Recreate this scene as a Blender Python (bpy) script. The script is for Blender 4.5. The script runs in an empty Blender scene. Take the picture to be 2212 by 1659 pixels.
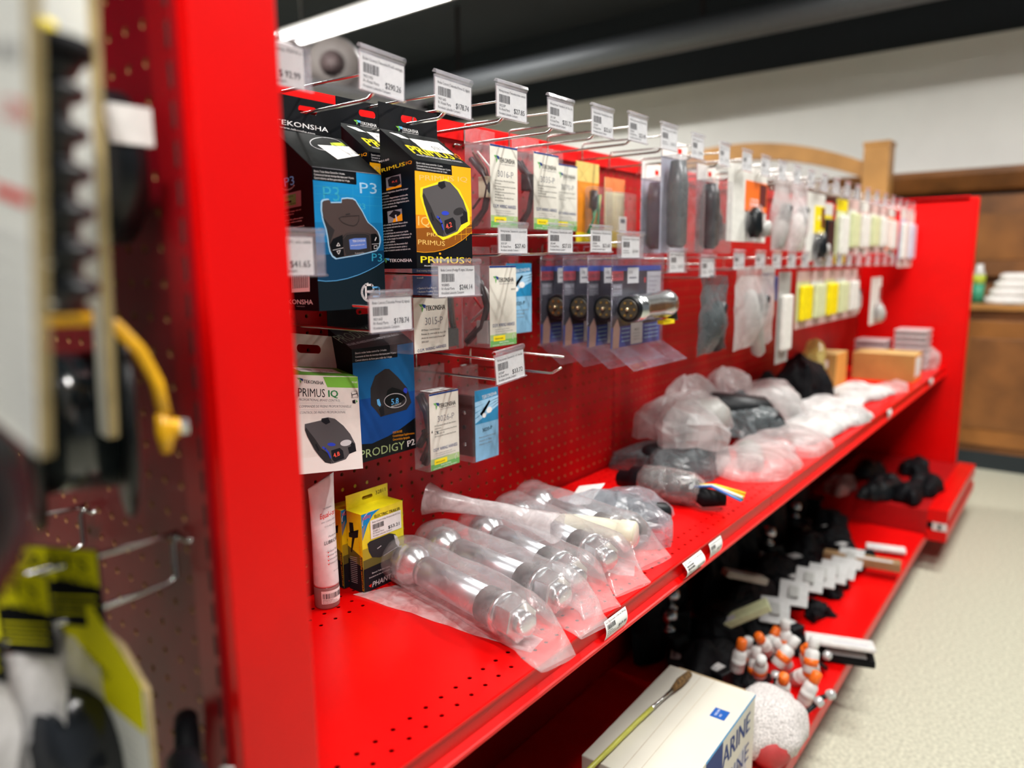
import bpy, math, random
import numpy as np
from mathutils import Vector, Matrix, Euler
S = bpy.context.scene
COL = S.collection
H = 1.2          # height of the lens above the floor; z below is given from lens height

# ------------------------------------------------------------------ camera, world, light
def cam_setup():
    yaw, pit, rol, f = 0.66270489, 0.16184681, 0.00915145, 1587.47
    fw = Vector((math.cos(pit)*math.cos(yaw), math.cos(pit)*math.sin(yaw), -math.sin(pit)))
    r = fw.cross(Vector((0, 0, 1))).normalized(); d = fw.cross(r)
    r2 = math.cos(rol)*r + math.sin(rol)*d; d2 = -math.sin(rol)*r + math.cos(rol)*d
    c = bpy.data.cameras.new('camera'); o = bpy.data.objects.new('camera', c); COL.objects.link(o)
    m = Matrix((r2, -d2, -fw)).transposed().to_4x4(); m.translation = Vector((0, 0, H))
    o.matrix_world = m
    c.sensor_width = 36; c.lens = f/2212*36; c.clip_start = .02
    c.dof.use_dof = True; c.dof.focus_distance = 1.06; c.dof.aperture_fstop = 2.1
    S.camera = o
cam_setup()
S.view_settings.view_transform = 'Standard'; S.view_settings.look = 'None'
S.view_settings.gamma = 1; S.view_settings.use_curve_mapping = False
S.view_settings.exposure = .22
S.cycles.transparent_max_bounces = 24
S.cycles.max_bounces = 8
w = bpy.data.worlds.new('world'); S.world = w; w.use_nodes = True
w.node_tree.nodes['Background'].inputs[0].default_value = (.9, .95, 1, 1)
w.node_tree.nodes['Background'].inputs[1].default_value = .17
def area(name, x, y, z, sx, sy, power, col=(1, .97, .93), rot=(0, 0, 0)):
    l = bpy.data.lights.new(name, 'AREA'); l.shape = 'RECTANGLE'; l.size = sx; l.size_y = sy; l.energy = power; l.color = col
    o = bpy.data.objects.new(name, l); COL.objects.link(o); o.location = (x, y, z+H); o.rotation_euler = rot
area('strip_light', -.25, -.15, 1.58, .13, 1.1, 80)
area('strip_light', 1.6, -.1, 1.58, .13, 1.1, 50)
area('strip_light', 3.3, -.1, 1.58, .13, 1.1, 70)
area('strip_light', 3.42, 3.9, 1.58, .16, 1.5, 230)
area('strip_light', 1.4, 2.6, 1.58, .16, 1.5, 80)

# ------------------------------------------------------------------ materials
MATS = {}
def mat(name, col, rough=.5, metal=0, ns=60, na=.06, bump=0, emis=0, spec=.5, coat=0):
    if name in MATS: return MATS[name]
    m = bpy.data.materials.new(name); m.use_nodes = True; nt = m.node_tree; b = nt.nodes['Principled BSDF']
    b.inputs['Roughness'].default_value = rough; b.inputs['Metallic'].default_value = metal
    b.inputs['Specular IOR Level'].default_value = spec
    if coat: b.inputs['Coat Weight'].default_value = coat; b.inputs['Coat Roughness'].default_value = .1
    c4 = (*col, 1)
    if na:
        tc = nt.nodes.new('ShaderNodeTexCoord'); n = nt.nodes.new('ShaderNodeTexNoise'); n.inputs['Scale'].default_value = ns
        n.inputs['Detail'].default_value = 4
        r = nt.nodes.new('ShaderNodeValToRGB')
        r.color_ramp.elements[0].color = (*[c*(1-na*2) for c in col], 1); r.color_ramp.elements[1].color = (*[min(1, c*(1+na)) for c in col], 1)
        r.color_ramp.elements[0].position = .3; r.color_ramp.elements[1].position = .7
        nt.links.new(tc.outputs['Object'], n.inputs['Vector']); nt.links.new(n.outputs['Fac'], r.inputs['Fac']); nt.links.new(r.outputs['Color'], b.inputs['Base Color'])
        if bump:
            bp = nt.nodes.new('ShaderNodeBump'); bp.inputs['Strength'].default_value = bump; bp.inputs['Distance'].default_value = .003
            nt.links.new(n.outputs['Fac'], bp.inputs['Height']); nt.links.new(bp.outputs['Normal'], b.inputs['Normal'])
    else: b.inputs['Base Color'].default_value = c4
    if emis: b.inputs['Emission Color'].default_value = c4; b.inputs['Emission Strength'].default_value = emis
    m.diffuse_color = c4; MATS[name] = m; return m
def ink(name, col): return mat('ink_'+name, col, .5, na=0, spec=.12)
def film(name, col, dens, rough=.12, ns=40, bump=.5, gl=.25):
    """thin clear plastic: mostly see-through, with gloss and some milkiness"""
    m = bpy.data.materials.new(name); m.use_nodes = True; nt = m.node_tree; nt.nodes.clear()
    N = nt.nodes.new; L = nt.links.new
    out = N('ShaderNodeOutputMaterial'); tr = N('ShaderNodeBsdfTransparent'); tr.inputs[0].default_value = (.97, .97, .98, 1)
    df = N('ShaderNodeBsdfDiffuse'); df.inputs[0].default_value = (*col, 1); tl = N('ShaderNodeBsdfTranslucent'); tl.inputs[0].default_value = (*col, 1)
    g = N('ShaderNodeBsdfGlossy'); g.inputs['Roughness'].default_value = rough
    a = N('ShaderNodeMixShader'); a.inputs[0].default_value = .4; L(df.outputs[0], a.inputs[1]); L(tl.outputs[0], a.inputs[2])
    tc = N('ShaderNodeTexCoord'); no = N('ShaderNodeTexNoise'); no.inputs['Scale'].default_value = ns; no.inputs['Detail'].default_value = 5; no.inputs['Distortion'].default_value = 1.2
    L(tc.outputs['Object'], no.inputs['Vector'])
    bp = N('ShaderNodeBump'); bp.inputs['Strength'].default_value = bump; bp.inputs['Distance'].default_value = .004; L(no.outputs['Fac'], bp.inputs['Height'])
    mr = N('ShaderNodeMapRange'); mr.inputs[1].default_value = .35; mr.inputs[2].default_value = .7; mr.inputs[3].default_value = dens*.6; mr.inputs[4].default_value = dens*1.4
    L(no.outputs['Fac'], mr.inputs[0])
    b = N('ShaderNodeMixShader'); L(mr.outputs[0], b.inputs[0]); L(tr.outputs[0], b.inputs[1]); L(a.outputs[0], b.inputs[2])
    lw = N('ShaderNodeLayerWeight'); lw.inputs[0].default_value = .5; L(bp.outputs[0], lw.inputs['Normal']); L(bp.outputs[0], g.inputs['Normal'])
    fr = N('ShaderNodeMath'); fr.operation = 'POWER'; fr.inputs[1].default_value = 4; L(lw.outputs['Facing'], fr.inputs[0])
    mu = N('ShaderNodeMath'); mu.operation = 'MULTIPLY_ADD'; mu.inputs[1].default_value = .6; mu.inputs[2].default_value = gl*.2; L(fr.outputs[0], mu.inputs[0])
    c = N('ShaderNodeMixShader'); L(mu.outputs[0], c.inputs[0]); L(b.outputs[0], c.inputs[1]); L(g.outputs[0], c.inputs[2])
    L(c.outputs[0], out.inputs[0]); MATS[name] = m; return m
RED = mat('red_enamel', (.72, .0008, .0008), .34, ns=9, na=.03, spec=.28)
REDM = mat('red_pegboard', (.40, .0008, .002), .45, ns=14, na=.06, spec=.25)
TAN = mat('hardboard_edge', (.35, .17, .06), .8)
DARK = mat('dark_gap', (.012, .006, .006), .8)
CHROME = mat('chrome_wire', (.62, .61, .58), .22, 1, na=.03)
STEEL = mat('plated_steel', (.66, .69, .70), .24, 1, ns=30, na=.06, bump=.08)
CLEAR = film('clear_holder', (.88, .88, .95), .12, .08, 20, .1)
BLIST = film('blister_plastic', (.85, .85, .88), .10, .07, 30, .35)
BAG = film('poly_bag', (.93, .92, .92), .22, .13, 22, .8, gl=.12)
BAGM = film('milky_bag', (.92, .90, .90), .62, .25, 30, .6)
CLAM = film('clamshell_plastic', (.70, .68, .88), .07, .07, 25, .5)
PAPER = mat('label_paper', (.88, .88, .85), .6, na=.02)
WHITEC = mat('white_card', (.82, .77, .72), .5, na=.03)
CREAM = mat('cream_card', (.72, .70, .62), .55, na=.03)
BLACKC = mat('black_card', (.004, .005, .007), .35, ns=20, na=.2, spec=.2)
SLOPE = mat('dark_scuffed_card', (.011, .013, .013), .4, ns=18, na=.45, spec=.25)
BLK = mat('black_plastic', (.004, .006, .008), .35, na=.1, spec=.35)
BLKR = mat('black_rubber', (.004, .0045, .006), .6, spec=.15)
WOOD = mat('oak', (.50, .25, .07), .45, ns=6, na=.12)
WOODD = mat('brown_oak', (.22, .085, .02), .45, ns=5, na=.2)
I = dict(k=ink('black', (.012, .012, .016)), w=ink('white', (.85, .85, .85)), g=ink('grey', (.25, .25, .27)), r=ink('red', (.75, .02, .01)),
         or_=ink('orange', (.9, .36, .01)), ye=ink('yellow', (.95, .75, .02)), cy=ink('cyan_blue', (.01, .26, .60)), db=ink('deep_blue', (.005, .05, .16)),
         lb=ink('light_blue', (.12, .45, .85)), gn=ink('green', (.20, .52, .06)), dg=ink('dark_green', (.03, .22, .07)), nv=ink('navy', (.02, .05, .2)),
         br=ink('device_brown', (.075, .055, .052)), b2=ink('device_grey', (.09, .085, .09)), b3=ink('device_dark', (.03, .028, .03)), am=ink('amber', (.95, .45, .01)),
         ab=ink('amber_dark', (.22, .07, .01)), bl=ink('button_blue', (.03, .06, .55)), pk=ink('led_red', (.95, .12, .08)), lg=ink('pale_green', (.40, .55, .25)),
         mg=ink('mid_green', (.16, .42, .12)), sk=ink('pale_blue', (.35, .62, .85)), gd=ink('light_grey', (.6, .6, .62)), tq=ink('teal_line', (.04, .40, .62)))

# ------------------------------------------------------------------ mesh builder
_gl = {}
def glyphs(s, sh=0):
    k = (s, sh)
    if k in _gl: return _gl[k]
    c = bpy.data.curves.new('t', 'FONT'); c.body = s; c.resolution_u = 2; c.shear = sh
    o = bpy.data.objects.new('t', c); COL.objects.link(o)
    dg = bpy.context.evaluated_depsgraph_get(); m = o.evaluated_get(dg).to_mesh()
    v = [(p.co.x, p.co.y) for p in m.vertices]; f = [tuple(q.vertices) for q in m.polygons]
    o.evaluated_get(dg).to_mesh_clear(); bpy.data.objects.remove(o); bpy.data.curves.remove(c)
    _gl[k] = (v, f); return _gl[k]
class B:
    def __init__(s): s.v = []; s.f = []; s.m = []; s.mats = []; s.sm = []
    def mi(s, m):
        if m not in s.mats: s.mats.append(m)
        return s.mats.index(m)
    def add(s, vs, fs, m, smooth=False):
        o = len(s.v); s.v += [tuple(p) for p in vs]; i = s.mi(m)
        for f in fs: s.f.append(tuple(o+k for k in f)); s.m.append(i); s.sm.append(smooth)
        return s
    def box(s, a, b, m):
        x0, y0, z0 = a; x1, y1, z1 = b
        return s.add([(x0, y0, z0), (x1, y0, z0), (x1, y1, z0), (x0, y1, z0), (x0, y0, z1), (x1, y0, z1), (x1, y1, z1), (x0, y1, z1)],
              [(0, 3, 2, 1), (4, 5, 6, 7), (0, 1, 5, 4), (1, 2, 6, 5), (2, 3, 7, 6), (3, 0, 4, 7)], m)
    def prism(s, pts, a, b, m, axis=0):
        """closed 2-D outline pushed along an axis from a to b"""
        def P(p, t): return {0: (t, p[0], p[1]), 1: (p[0], t, p[1]), 2: (p[0], p[1], t)}[axis]
        n = len(pts); vs = [P(p, a) for p in pts]+[P(p, b) for p in pts]
        return s.add(vs, [tuple(range(n))[::-1], tuple(range(n, 2*n))]+[(i, (i+1) % n, n+(i+1) % n, n+i) for i in range(n)], m)
    def tube(s, path, r, m, n=8, closed=False, cap=True):
        P = [Vector(p) for p in path]; N = len(P); up = None; vs = []
        for i, p in enumerate(P):
            if closed: t = (P[(i+1) % N]-P[i-1])
            else: t = (P[min(i+1, N-1)]-P[max(i-1, 0)])
            t.normalize()
            if up is None: up = t.orthogonal().normalized()
            else: up = (up-t*up.dot(t)).normalized()
            q = t.cross(up); rr = r[i] if isinstance(r, (list, tuple)) else r
            for k in range(n):
                a = 2*math.pi*k/n; vs.append(p+(up*math.cos(a)+q*math.sin(a))*rr)
        fs = [(i*n+k, i*n+(k+1) % n, (i+1)*n+(k+1) % n, (i+1)*n+k) for i in range(N-1) for k in range(n)]
        if closed: fs += [((N-1)*n+k, (N-1)*n+(k+1) % n, (k+1) % n, k) for k in range(n)]
        elif cap: fs += [tuple(range(n))[::-1], tuple((N-1)*n+k for k in range(n))]
        return s.add(vs, fs, m, True)
    def lathe(s, prof, m, O=(0, 0, 0), D=(0, 0, 1), n=24, smooth=True):
        """prof: (distance along D, radius)"""
        D = Vector(D).normalized(); u = D.orthogonal().normalized(); q = D.cross(u); O = Vector(O); vs = []
        for h, r in prof:
            for k in range(n):
                a = 2*math.pi*k/n; vs.append(O+D*h+(u*math.cos(a)+q*math.sin(a))*max(r, 1e-5))
        fs = [(i*n+k, i*n+(k+1) % n, (i+1)*n+(k+1) % n, (i+1)*n+k) for i in range(len(prof)-1) for k in range(n)]
        fs += [tuple(range(n))[::-1], tuple((len(prof)-1)*n+k for k in range(n))]
        return s.add(vs, fs, m, smooth)
    def build(s, name, parent=None, bevel=0, loc=None):
        me = bpy.data.meshes.new(name); me.from_pydata(s.v, [], s.f)
        for m in s.mats: me.materials.append(m)
        me.polygons.foreach_set('material_index', s.m); me.polygons.foreach_set('use_smooth', s.sm); me.update()
        o = bpy.data.objects.new(name, me); COL.objects.link(o)
        if parent: o.parent = parent
        elif loc is not None: o.location = (loc[0], loc[1], loc[2]+H)
        else: o.location = (0, 0, H)
        if bevel:
            md = o.modifiers.new('bevel', 'BEVEL'); md.width = bevel; md.segments = 2; md.limit_method = 'ANGLE'
        return o
def solid(o, t=.0008):
    md = o.modifiers.new('thickness', 'SOLIDIFY'); md.thickness = t; md.offset = 0; return o
def thing(name, label, cat, loc, rz=0, group=None, rx=0, ry=0):
    o = bpy.data.objects.new(name, None); COL.objects.link(o); o.empty_display_size = .02
    o.location = (loc[0], loc[1], loc[2]+H); o.rotation_euler = (rx, ry, rz)
    tag(o, label, cat, group); return o
def tag(o, label, cat, group=None):
    o['label'] = label; o['category'] = cat
    if group: o['group'] = group
    return o
def struct(o): o['kind'] = 'structure'; return o
def lab(o, label): o['label'] = label; return o
def clone(o, **kw):
    """copy of a thing with its parts and sub-parts"""
    c = o.copy(); COL.objects.link(c)
    for ch in o.children:
        d = ch.copy(); COL.objects.link(d); d.parent = c
        for g in ch.children:
            e = g.copy(); COL.objects.link(e); e.parent = d
    return c

class Face:
    """a flat printed face. O bottom-left corner, U right, V up; quad gives the coordinates (TL,TR,BR,BL) the print is drawn in"""
    def __init__(s, b, O, U, V, w, h, quad=None):
        s.b = b; s.O = Vector(O); s.U = Vector(U).normalized(); s.V = Vector(V).normalized(); s.N = s.U.cross(s.V); s.w = w; s.h = h
        quad = quad or ((0, 0), (100, 0), (100, 100*h/w), (0, 100*h/w))
        A = []; R = []
        for (x, y), (u, v) in zip(quad, ((0, 1), (1, 1), (1, 0), (0, 0))):
            A.append([x, y, 1, 0, 0, 0, -u*x, -u*y]); R.append(u); A.append([0, 0, 0, x, y, 1, -v*x, -v*y]); R.append(v)
        s.Hm = np.linalg.solve(np.array(A, float), np.array(R, float)); s.l = 0
    def uv(s, p):
        x, y = p; h = s.Hm; d = h[6]*x+h[7]*y+1
        return ((h[0]*x+h[1]*y+h[2])/d*s.w, (h[3]*x+h[4]*y+h[5])/d*s.h)
    def P(s, uv, l): return s.O+s.U*uv[0]+s.V*uv[1]+s.N*(.00012*(l+1))
    def poly(s, pts, m, l=0):
        s.b.add([s.P(s.cl(s.uv(p)), l) for p in pts], [tuple(range(len(pts)))], I.get(m, m)); return s
    def cl(s, q): return (min(max(q[0], 0), s.w), min(max(q[1], 0), s.h))
    def rect(s, x0, y0, x1, y1, m, l=0): return s.poly([(x0, y1), (x1, y1), (x1, y0), (x0, y0)], m, l)
    def ell(s, cx, cy, rx, ry, m, l=0, rot=0, n=20, a0=0, a1=360):
        c, q = math.cos(math.radians(rot)), math.sin(math.radians(rot)); pts = []
        for k in range(n):
            a = math.radians(a0+(a1-a0)*k/n); x, y = rx*math.cos(a), ry*math.sin(a); pts.append((cx+x*c-y*q, cy+x*q+y*c))
        return s.poly(pts, m, l)
    def line(s, pts, wd, m, l=0, closed=False):
        Q = [Vector(s.cl(s.uv(p))) for p in pts]; e = Vector(s.uv((pts[0][0]+wd, pts[0][1])))-Vector(s.uv(pts[0])); hw = e.length/2
        if closed: Q.append(Q[0])
        for a, c in zip(Q[:-1], Q[1:]):
            d = (c-a)
            if d.length < 1e-7: continue
            d.normalize(); n = Vector((-d.y, d.x))*hw; d = d*hw*.6
            s.b.add([s.P(a-d+n, l), s.P(a-d-n, l), s.P(c+d-n, l), s.P(c+d+n, l)], [(0, 1, 2, 3)], I.get(m, m))
        return s
    def arc(s, cx, cy, rx, ry, a0, a1, wd, m, l=0, n=16):
        return s.line([(cx+rx*math.cos(math.radians(a0+(a1-a0)*k/n)), cy+ry*math.sin(math.radians(a0+(a1-a0)*k/n))) for k in range(n+1)], wd, m, l)
    def text(s, t, p0, p1, hp, m='k', l=1, sh=0, bold=0):
        """baseline from p0 to p1, capital height hp"""
        v, f = glyphs(t, sh)
        if not v: return s
        x0 = min(a for a, b in v); x1 = max(a for a, b in v)
        a = Vector(s.uv(p0)); c = Vector(s.uv(p1)); d = c-a; W = d.length; d.normalize(); n = Vector((-d.y, d.x))
        up = Vector(s.uv((p0[0], p0[1]-hp)))-a; hh = up.length; sx = W/max(x1-x0, 1e-6); sy = hh/.69
        if abs(up.normalized().dot(d)) > .7: n = -n if n.dot(up) < 0 else n; hh = hp*(W/max(1e-6, math.dist(p0, p1))); sy = hh/.69
        M = I.get(m, m); offs = [(0, 0)] if not bold else [(-bold, 0), (bold, 0)]
        for k, (ox, oy) in enumerate(offs):
            s.b.add([s.P(a+d*((x-x0)*sx+ox*hh)+n*(y*sy), l+k*.3) for x, y in v], f, M)
        return s

# ------------------------------------------------------------------ the room
def room():
    b = B(); b.box((-3, -4, -1.3), (5.6, 9, -1.2), mat('speckled_floor', (.56, .56, .44), .45, ns=110, na=.16)); struct(b.build('floor'))
    ceil = mat('black_ceiling', (.012, .018, .024), .8)
    b = B(); b.box((-3, -4, 1.95), (5.6, 9, 2.05), ceil); struct(b.build('ceiling'))
    wall = mat('white_wall', (.86, .87, .83), .7, ns=3, na=.02)
    b = B(); b.box((5.5, -4, -1.2), (5.6, 9, 1.345), wall); b.box((5.49, -4, 1.345), (5.6, 9, 1.95), ceil); struct(b.build('wall_far'))
    b = B(); b.box((-3, 9, -1.2), (5.6, 9.1, 1.95), wall); struct(b.build('wall_left'))
    b = B(); b.box((-3.1, -4, -1.2), (-3, 9, 1.95), mat('fill_block_grey', (.12, .11, .11), .8)); struct(b.build('fill_block_wall'))  # unseen dark wall, added to block fill light from the end cap
    b = B(); b.tube([(4.5, -1.5, 1.40), (4.5, 8, 1.37)], .085, mat('duct_grey', (.10, .11, .12), .5, .3), 16)
    for y in (0, 2, 4, 6): b.box((4.49, y, 1.45), (4.51, y+.02, 1.95), DARK)
    tag(b.build('ceiling_duct'), 'dark grey round duct running under the black ceiling', 'duct')
    # lit strip fixture, further one in view
    GLOW = mat('lamp_tube', (1, .98, .95), .5, na=0, emis=7)
    WM = mat('white_enamel', (.75, .75, .75), .4)
    for i, (x, y0, y1, lb) in enumerate([(3.42, 3.15, 4.65, 'long white fluorescent strip light glowing above the far aisle'), (1.4, 1.85, 3.35, 'white strip light above the aisle behind the red gondola'),
            (-.25, -.75, .55, 'white strip light over the near aisle beside the end cap'), (1.6, -.75, .55, 'white strip light over the middle of the near aisle'), (3.3, -.75, .55, 'white strip light over the far end of the near aisle')]):
        t = thing('strip_light_fixture', lb, 'light', (x, (y0+y1)/2, 1.6)); hl = (y1-y0)/2
        B().prism([(-.16, 0), (.16, 0), (.07, .05), (-.07, .05)], -hl, hl, WM, 1).build('housing', t)
        B().tube([(-.07, -hl+.03, .0), (-.07, hl-.03, .0)], .03, GLOW, 10).build('lamp_tube', t)
        B().tube([(.07, -hl+.03, .0), (.07, hl-.03, .0)], .03, GLOW, 10).build('lamp_tube', t)
        for q in (-1, 1): B().box((-.005, q*hl*.8, .05), (.005, q*hl*.8+.01, .35), WM).build('hanger', t)
room()

def back_wall_woodwork():
    # cabinets on the far wall
    t = thing('wall_cabinet', 'brown oak cabinet along the far wall with a crown moulding', 'cabinet', (5.295, 0, -.24))
    z = .24
    b = B(); b.box((.0, -2.5, z), (.2, 4.6, z+.38), WOODD); b.build('carcass', t)
    b = B(); b.prism([(-.08, z+.535), (-.08, z+.50), (-.02, z+.42), (-.0, z+.405), (.2, z+.405), (.2, z+.535)], -2.5, 4.6, WOODD, 1); b.v = [(x, y, q) for x, y, q in b.v]; b.build('crown_moulding', t)
    b = B(); b.box((.03, -2.5, z+.37), (.2, 4.6, z+.41), DARK); b.build('shadow_gap', t)
    b = B(); b.box((.04, -2.5, 0), (.2, 4.6, z), WOODD); b.build('backsplash', t)
    for k in range(8):
        y = -2.4+k*.85; b = B(); b.box((-.02, y, z-.1), (.002, y+.78, z+.36), WOODD); b.box((-.025, y+.09, z), (-.018, y+.69, z+.27), mat('door_panel_oak', (.26, .10, .02), .4, ns=4, na=.2))
        b.build('door', t, .003)
    t = thing('base_cabinet', 'brown oak base cabinet with a worktop along the far wall', 'cabinet', (4.895, 0, -1.2))
    B().box((.05, -2.5, .1), (.6, 4.6, .92), WOODD).build('carcass', t)
    B().box((-.0, -2.52, .92), (.6, 4.6, .955), mat('worktop_oak', (.40, .19, .05), .35, ns=5, na=.1)).build('worktop', t, .004)
    B().box((.04, -2.5, 0), (.6, 4.6, .1), mat('toe_kick', (.01, .018, .022), .5)).build('toe_kick', t)
    for k in range(9):
        y = -2.45+k*.78; b = B(); b.box((.03, y, .14), (.052, y+.72, .86), mat('door_panel_oak', (.26, .10, .02), .4)); b.box((.024, y+.1, .24), (.032, y+.62, .76), WOODD)
        b.build('door', t, .003)
    # arch
    t = thing('oak_archway', 'light oak arched frame with square post in front of the far cabinets', 'archway', (4.8, 1.89, -1.2))
    for sx, nm in ((-1, 'post'), (1, 'post')):
        y = sx*.86; b = B(); b.box((-.07, y-.07, 0), (.07, y+.07, 1.87), WOOD); b.box((-.075, y-.075, 1.85), (.075, y+.075, 1.875), WOOD); b.build('post', t, .006)
    pts = []; n = 20
    for k in range(n+1):
        y = -.79+1.58*k/n; pts.append((y, 1.947-.177*(y/.79)**2))
    for k in range(n, -1, -1):
        y = -.79+1.58*k/n; pts.append((y, 1.85-.17*(y/.79)**2))
    b = B()
    for k in range(n):
        q = [pts[k], pts[k+1], pts[2*n-k], pts[2*n+1-k]]; b.prism([(c[0], c[1]) for c in q], -.045, .045, WOOD, 0)
    b.build('arch_beam', t)
    # things on the worktop
    for k, (y, lb) in enumerate([(.585, 'left one of two green and white bottles on the far worktop'), (.50, 'right one of two green and white bottles on the far worktop')]):
        t = thing('bottle', lb, 'bottle', (5.0, y, -.245), group='bottles on the far worktop')
        B().lathe([(0, .03), (.11, .032)], mat('teal_green', (.05, .35, .2), .4)).build('lower_label', t)
        B().lathe([(.11, .032), (.16, .033)], mat('lime_green', (.5, .6, .05), .4)).build('upper_label', t)
        B().lathe([(.16, .033), (.19, .02), (.22, .018)], mat('white_plastic', (.8, .8, .78), .35)).build('cap', t)
    for k in range(4):
        b = B(); b.lathe([(0, .13-.012*k), (.01, .14-.012*k), (.03, .14-.012*k), (.042, .12-.012*k)], mat('towel_white', (.8, .78, .75), .9), n=20)
        o = b.build('folded_towel', loc=(5.02, .33-.01*k, -.245+.043*k)); tag(o, ['white folded towel lying flat on the far worktop, lowest of the pile', 'second white towel of the pile on the far worktop', 'third white towel of the pile on the far worktop', 'topmost small white towel on the pile on the far worktop'][k], 'towel', 'towels on the far worktop')
    # tall shelving of the next aisle, its top seen over the red gondola
    t = thing('storage_rack', 'tall grey metal rack in the aisle behind the red gondola', 'rack', (2.4, 3.1, -1.2))
    GM = mat('grey_metal', (.2, .2, .21), .5, .4)
    for sx in (-.5, .5):
        for sy in (-.25, .25): B().box((sx-.02, sy-.02, 0), (sx+.02, sy+.02, 2.05), GM).build('upright', t)
    for z in (.2, .9, 1.5, 2.0): B().box((-.52, -.27, z), (.52, .27, z+.03), GM).build('shelf', t)
    t = thing('hose_drum', 'big grey round drum standing on the rack behind the gondola', 'drum', (2.5, 3.03, .832))
    GD = mat('drum_grey', (.15, .13, .12), .6, ns=10, na=.15)
    b = B(); b.lathe([(-.09, .06), (-.09, .12), (-.07, .13), (.07, .13), (.09, .12), (.09, .06)], GD, O=(0, 0, .13), D=(-.8, -.6, 0), n=36); b.build('drum_body', t)
    b = B(); b.lathe([(.088, .0), (.095, .06), (.1, .0)], mat('drum_hub', (.10, .07, .07), .6), O=(0, 0, .13), D=(-.8, -.6, 0), n=24); b.build('hub', t)
    for x, y, z, s, c, lb in [(2.25, 3.3, .832, .12, (.5, .2, .1), 'brown plush lump on the rack left of the grey drum'), (2.72, 3.2, .832, .09, (.3, .18, .12), 'dark brown lump on the rack right of the grey drum'), (2.2, 3.05, .832, .1, (.75, .72, .68), 'pale carton on the rack beside the grey drum')]:
        b = B(); b.lathe([(0, s*.7), (s*.4, s), (s*1.2, s*.9), (s*1.8, s*.4), (s*2, .01)], mat('plush_%d' % (c[0]*100), c, .9), n=16); tag(b.build('soft_bundle', loc=(x, y, z)), lb, 'bundle')
back_wall_woodwork()

# ------------------------------------------------------------------ gondola
PY = .908; BX = [.3545+1.2192*k for k in range(4)]
def peg(nx, nz, p=.0254, r=.0032, t=.005):
    b = B(); vs = []; fq = []; fw = []
    for j in range(nz+1):
        for i in range(nx+1): vs.append((i*p, 0, j*p))
    for j in range(nz):
        for i in range(nx):
            o = len(vs); cx, cz = (i+.5)*p, (j+.5)*p
            for k in range(8): a = math.pi/4*k; vs.append((cx+r*math.cos(a), 0, cz+r*math.sin(a)))
            for k in range(8): a = math.pi/4*k; vs.append((cx+r*math.cos(a), t, cz+r*math.sin(a)))
            c = [(j+1)*(nx+1)+i+1, (j+1)*(nx+1)+i, j*(nx+1)+i, j*(nx+1)+i+1]
            for k in range(4):
                fq.append((c[k], o+(2*k+2) % 8, o+2*k+1, o+2*k)); fq.append((c[k-1], c[k], o+2*k))
            for k in range(8): fw.append((o+k, o+(k+1) % 8, o+8+(k+1) % 8, o+8+k))
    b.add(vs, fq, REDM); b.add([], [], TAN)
    i = b.mi(TAN)
    for f in fw: b.f.append(f); b.m.append(i); b.sm.append(False)
    return b
def gondola():
    zb = -.375-.0127-5*.0254-.003; zt = zb+29*.0254
    t = thing('gondola_shelving', 'long red metal gondola with pegboard back running down the aisle', 'shelving', (0, 0, -1.2))
    pm = peg(48, 29)
    o0 = pm.build('pegboard_panel', t)
    for k in range(3):
        o = o0 if k == 0 else o0.copy()
        if k: COL.objects.link(o); o.parent = t
        o.location = (BX[k]+(.004 if k else 0), PY, zb+1.2)
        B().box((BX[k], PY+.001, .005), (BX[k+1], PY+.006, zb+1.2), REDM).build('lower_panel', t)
        B().box((BX[k], PY+.02, -1.0+1.2), (BX[k+1], PY+.03, zt+1.2), DARK).build('hole_shade_backing', t)  # near-black sheet added behind so the peg holes look dark
        B().prism([(PY-.007, zt-.002+1.2), (PY-.007, zt+.024+1.2), (PY-.002, zt+.029+1.2), (PY+.05, zt+.029+1.2), (PY+.05, zt+1.2), (PY-.001, zt+1.2), (PY-.001, zt-.002+1.2)], BX[k]+.0008, BX[k+1]-.0008, RED).build('top_rail', t)
    for k in range(4):
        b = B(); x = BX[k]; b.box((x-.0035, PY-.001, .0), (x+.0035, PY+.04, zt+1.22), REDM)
        for j in range(44): b.box((x-.0015, PY-.0013, .16+j*.0254*1), (x+.0015, PY+.01, .16+j*.0254+.015), DARK)
        b.build('slotted_upright', t)
    # side panels
    for x, y0, zt2, z0, lb in ((.341, .503, .284, -1.2, 0), (4.0135, .442, .284, -1.2, 1)):
        s = thing('side_panel', ['red side panel at the near end of the gondola', 'tall red side panel closing the far end of the gondola'][lb], 'side panel', (x, y0, -1.2))
        B().box((0, .0, .0), (.012 if lb else .008, PY-y0+(.04 if lb else -.012), zt2+1.2), RED).build('sheet', s, .002)
        if lb: B().box((-.0, -.014, 0), (.035, .0, zt2+1.2), RED).build('edge_post', s, .003)
        B().box((-.0, .02, zt2+1.18), (.008+.022*lb, PY-y0-.012, zt2+1.205), RED).build('top_edge', s, .002)
gondola()

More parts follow.
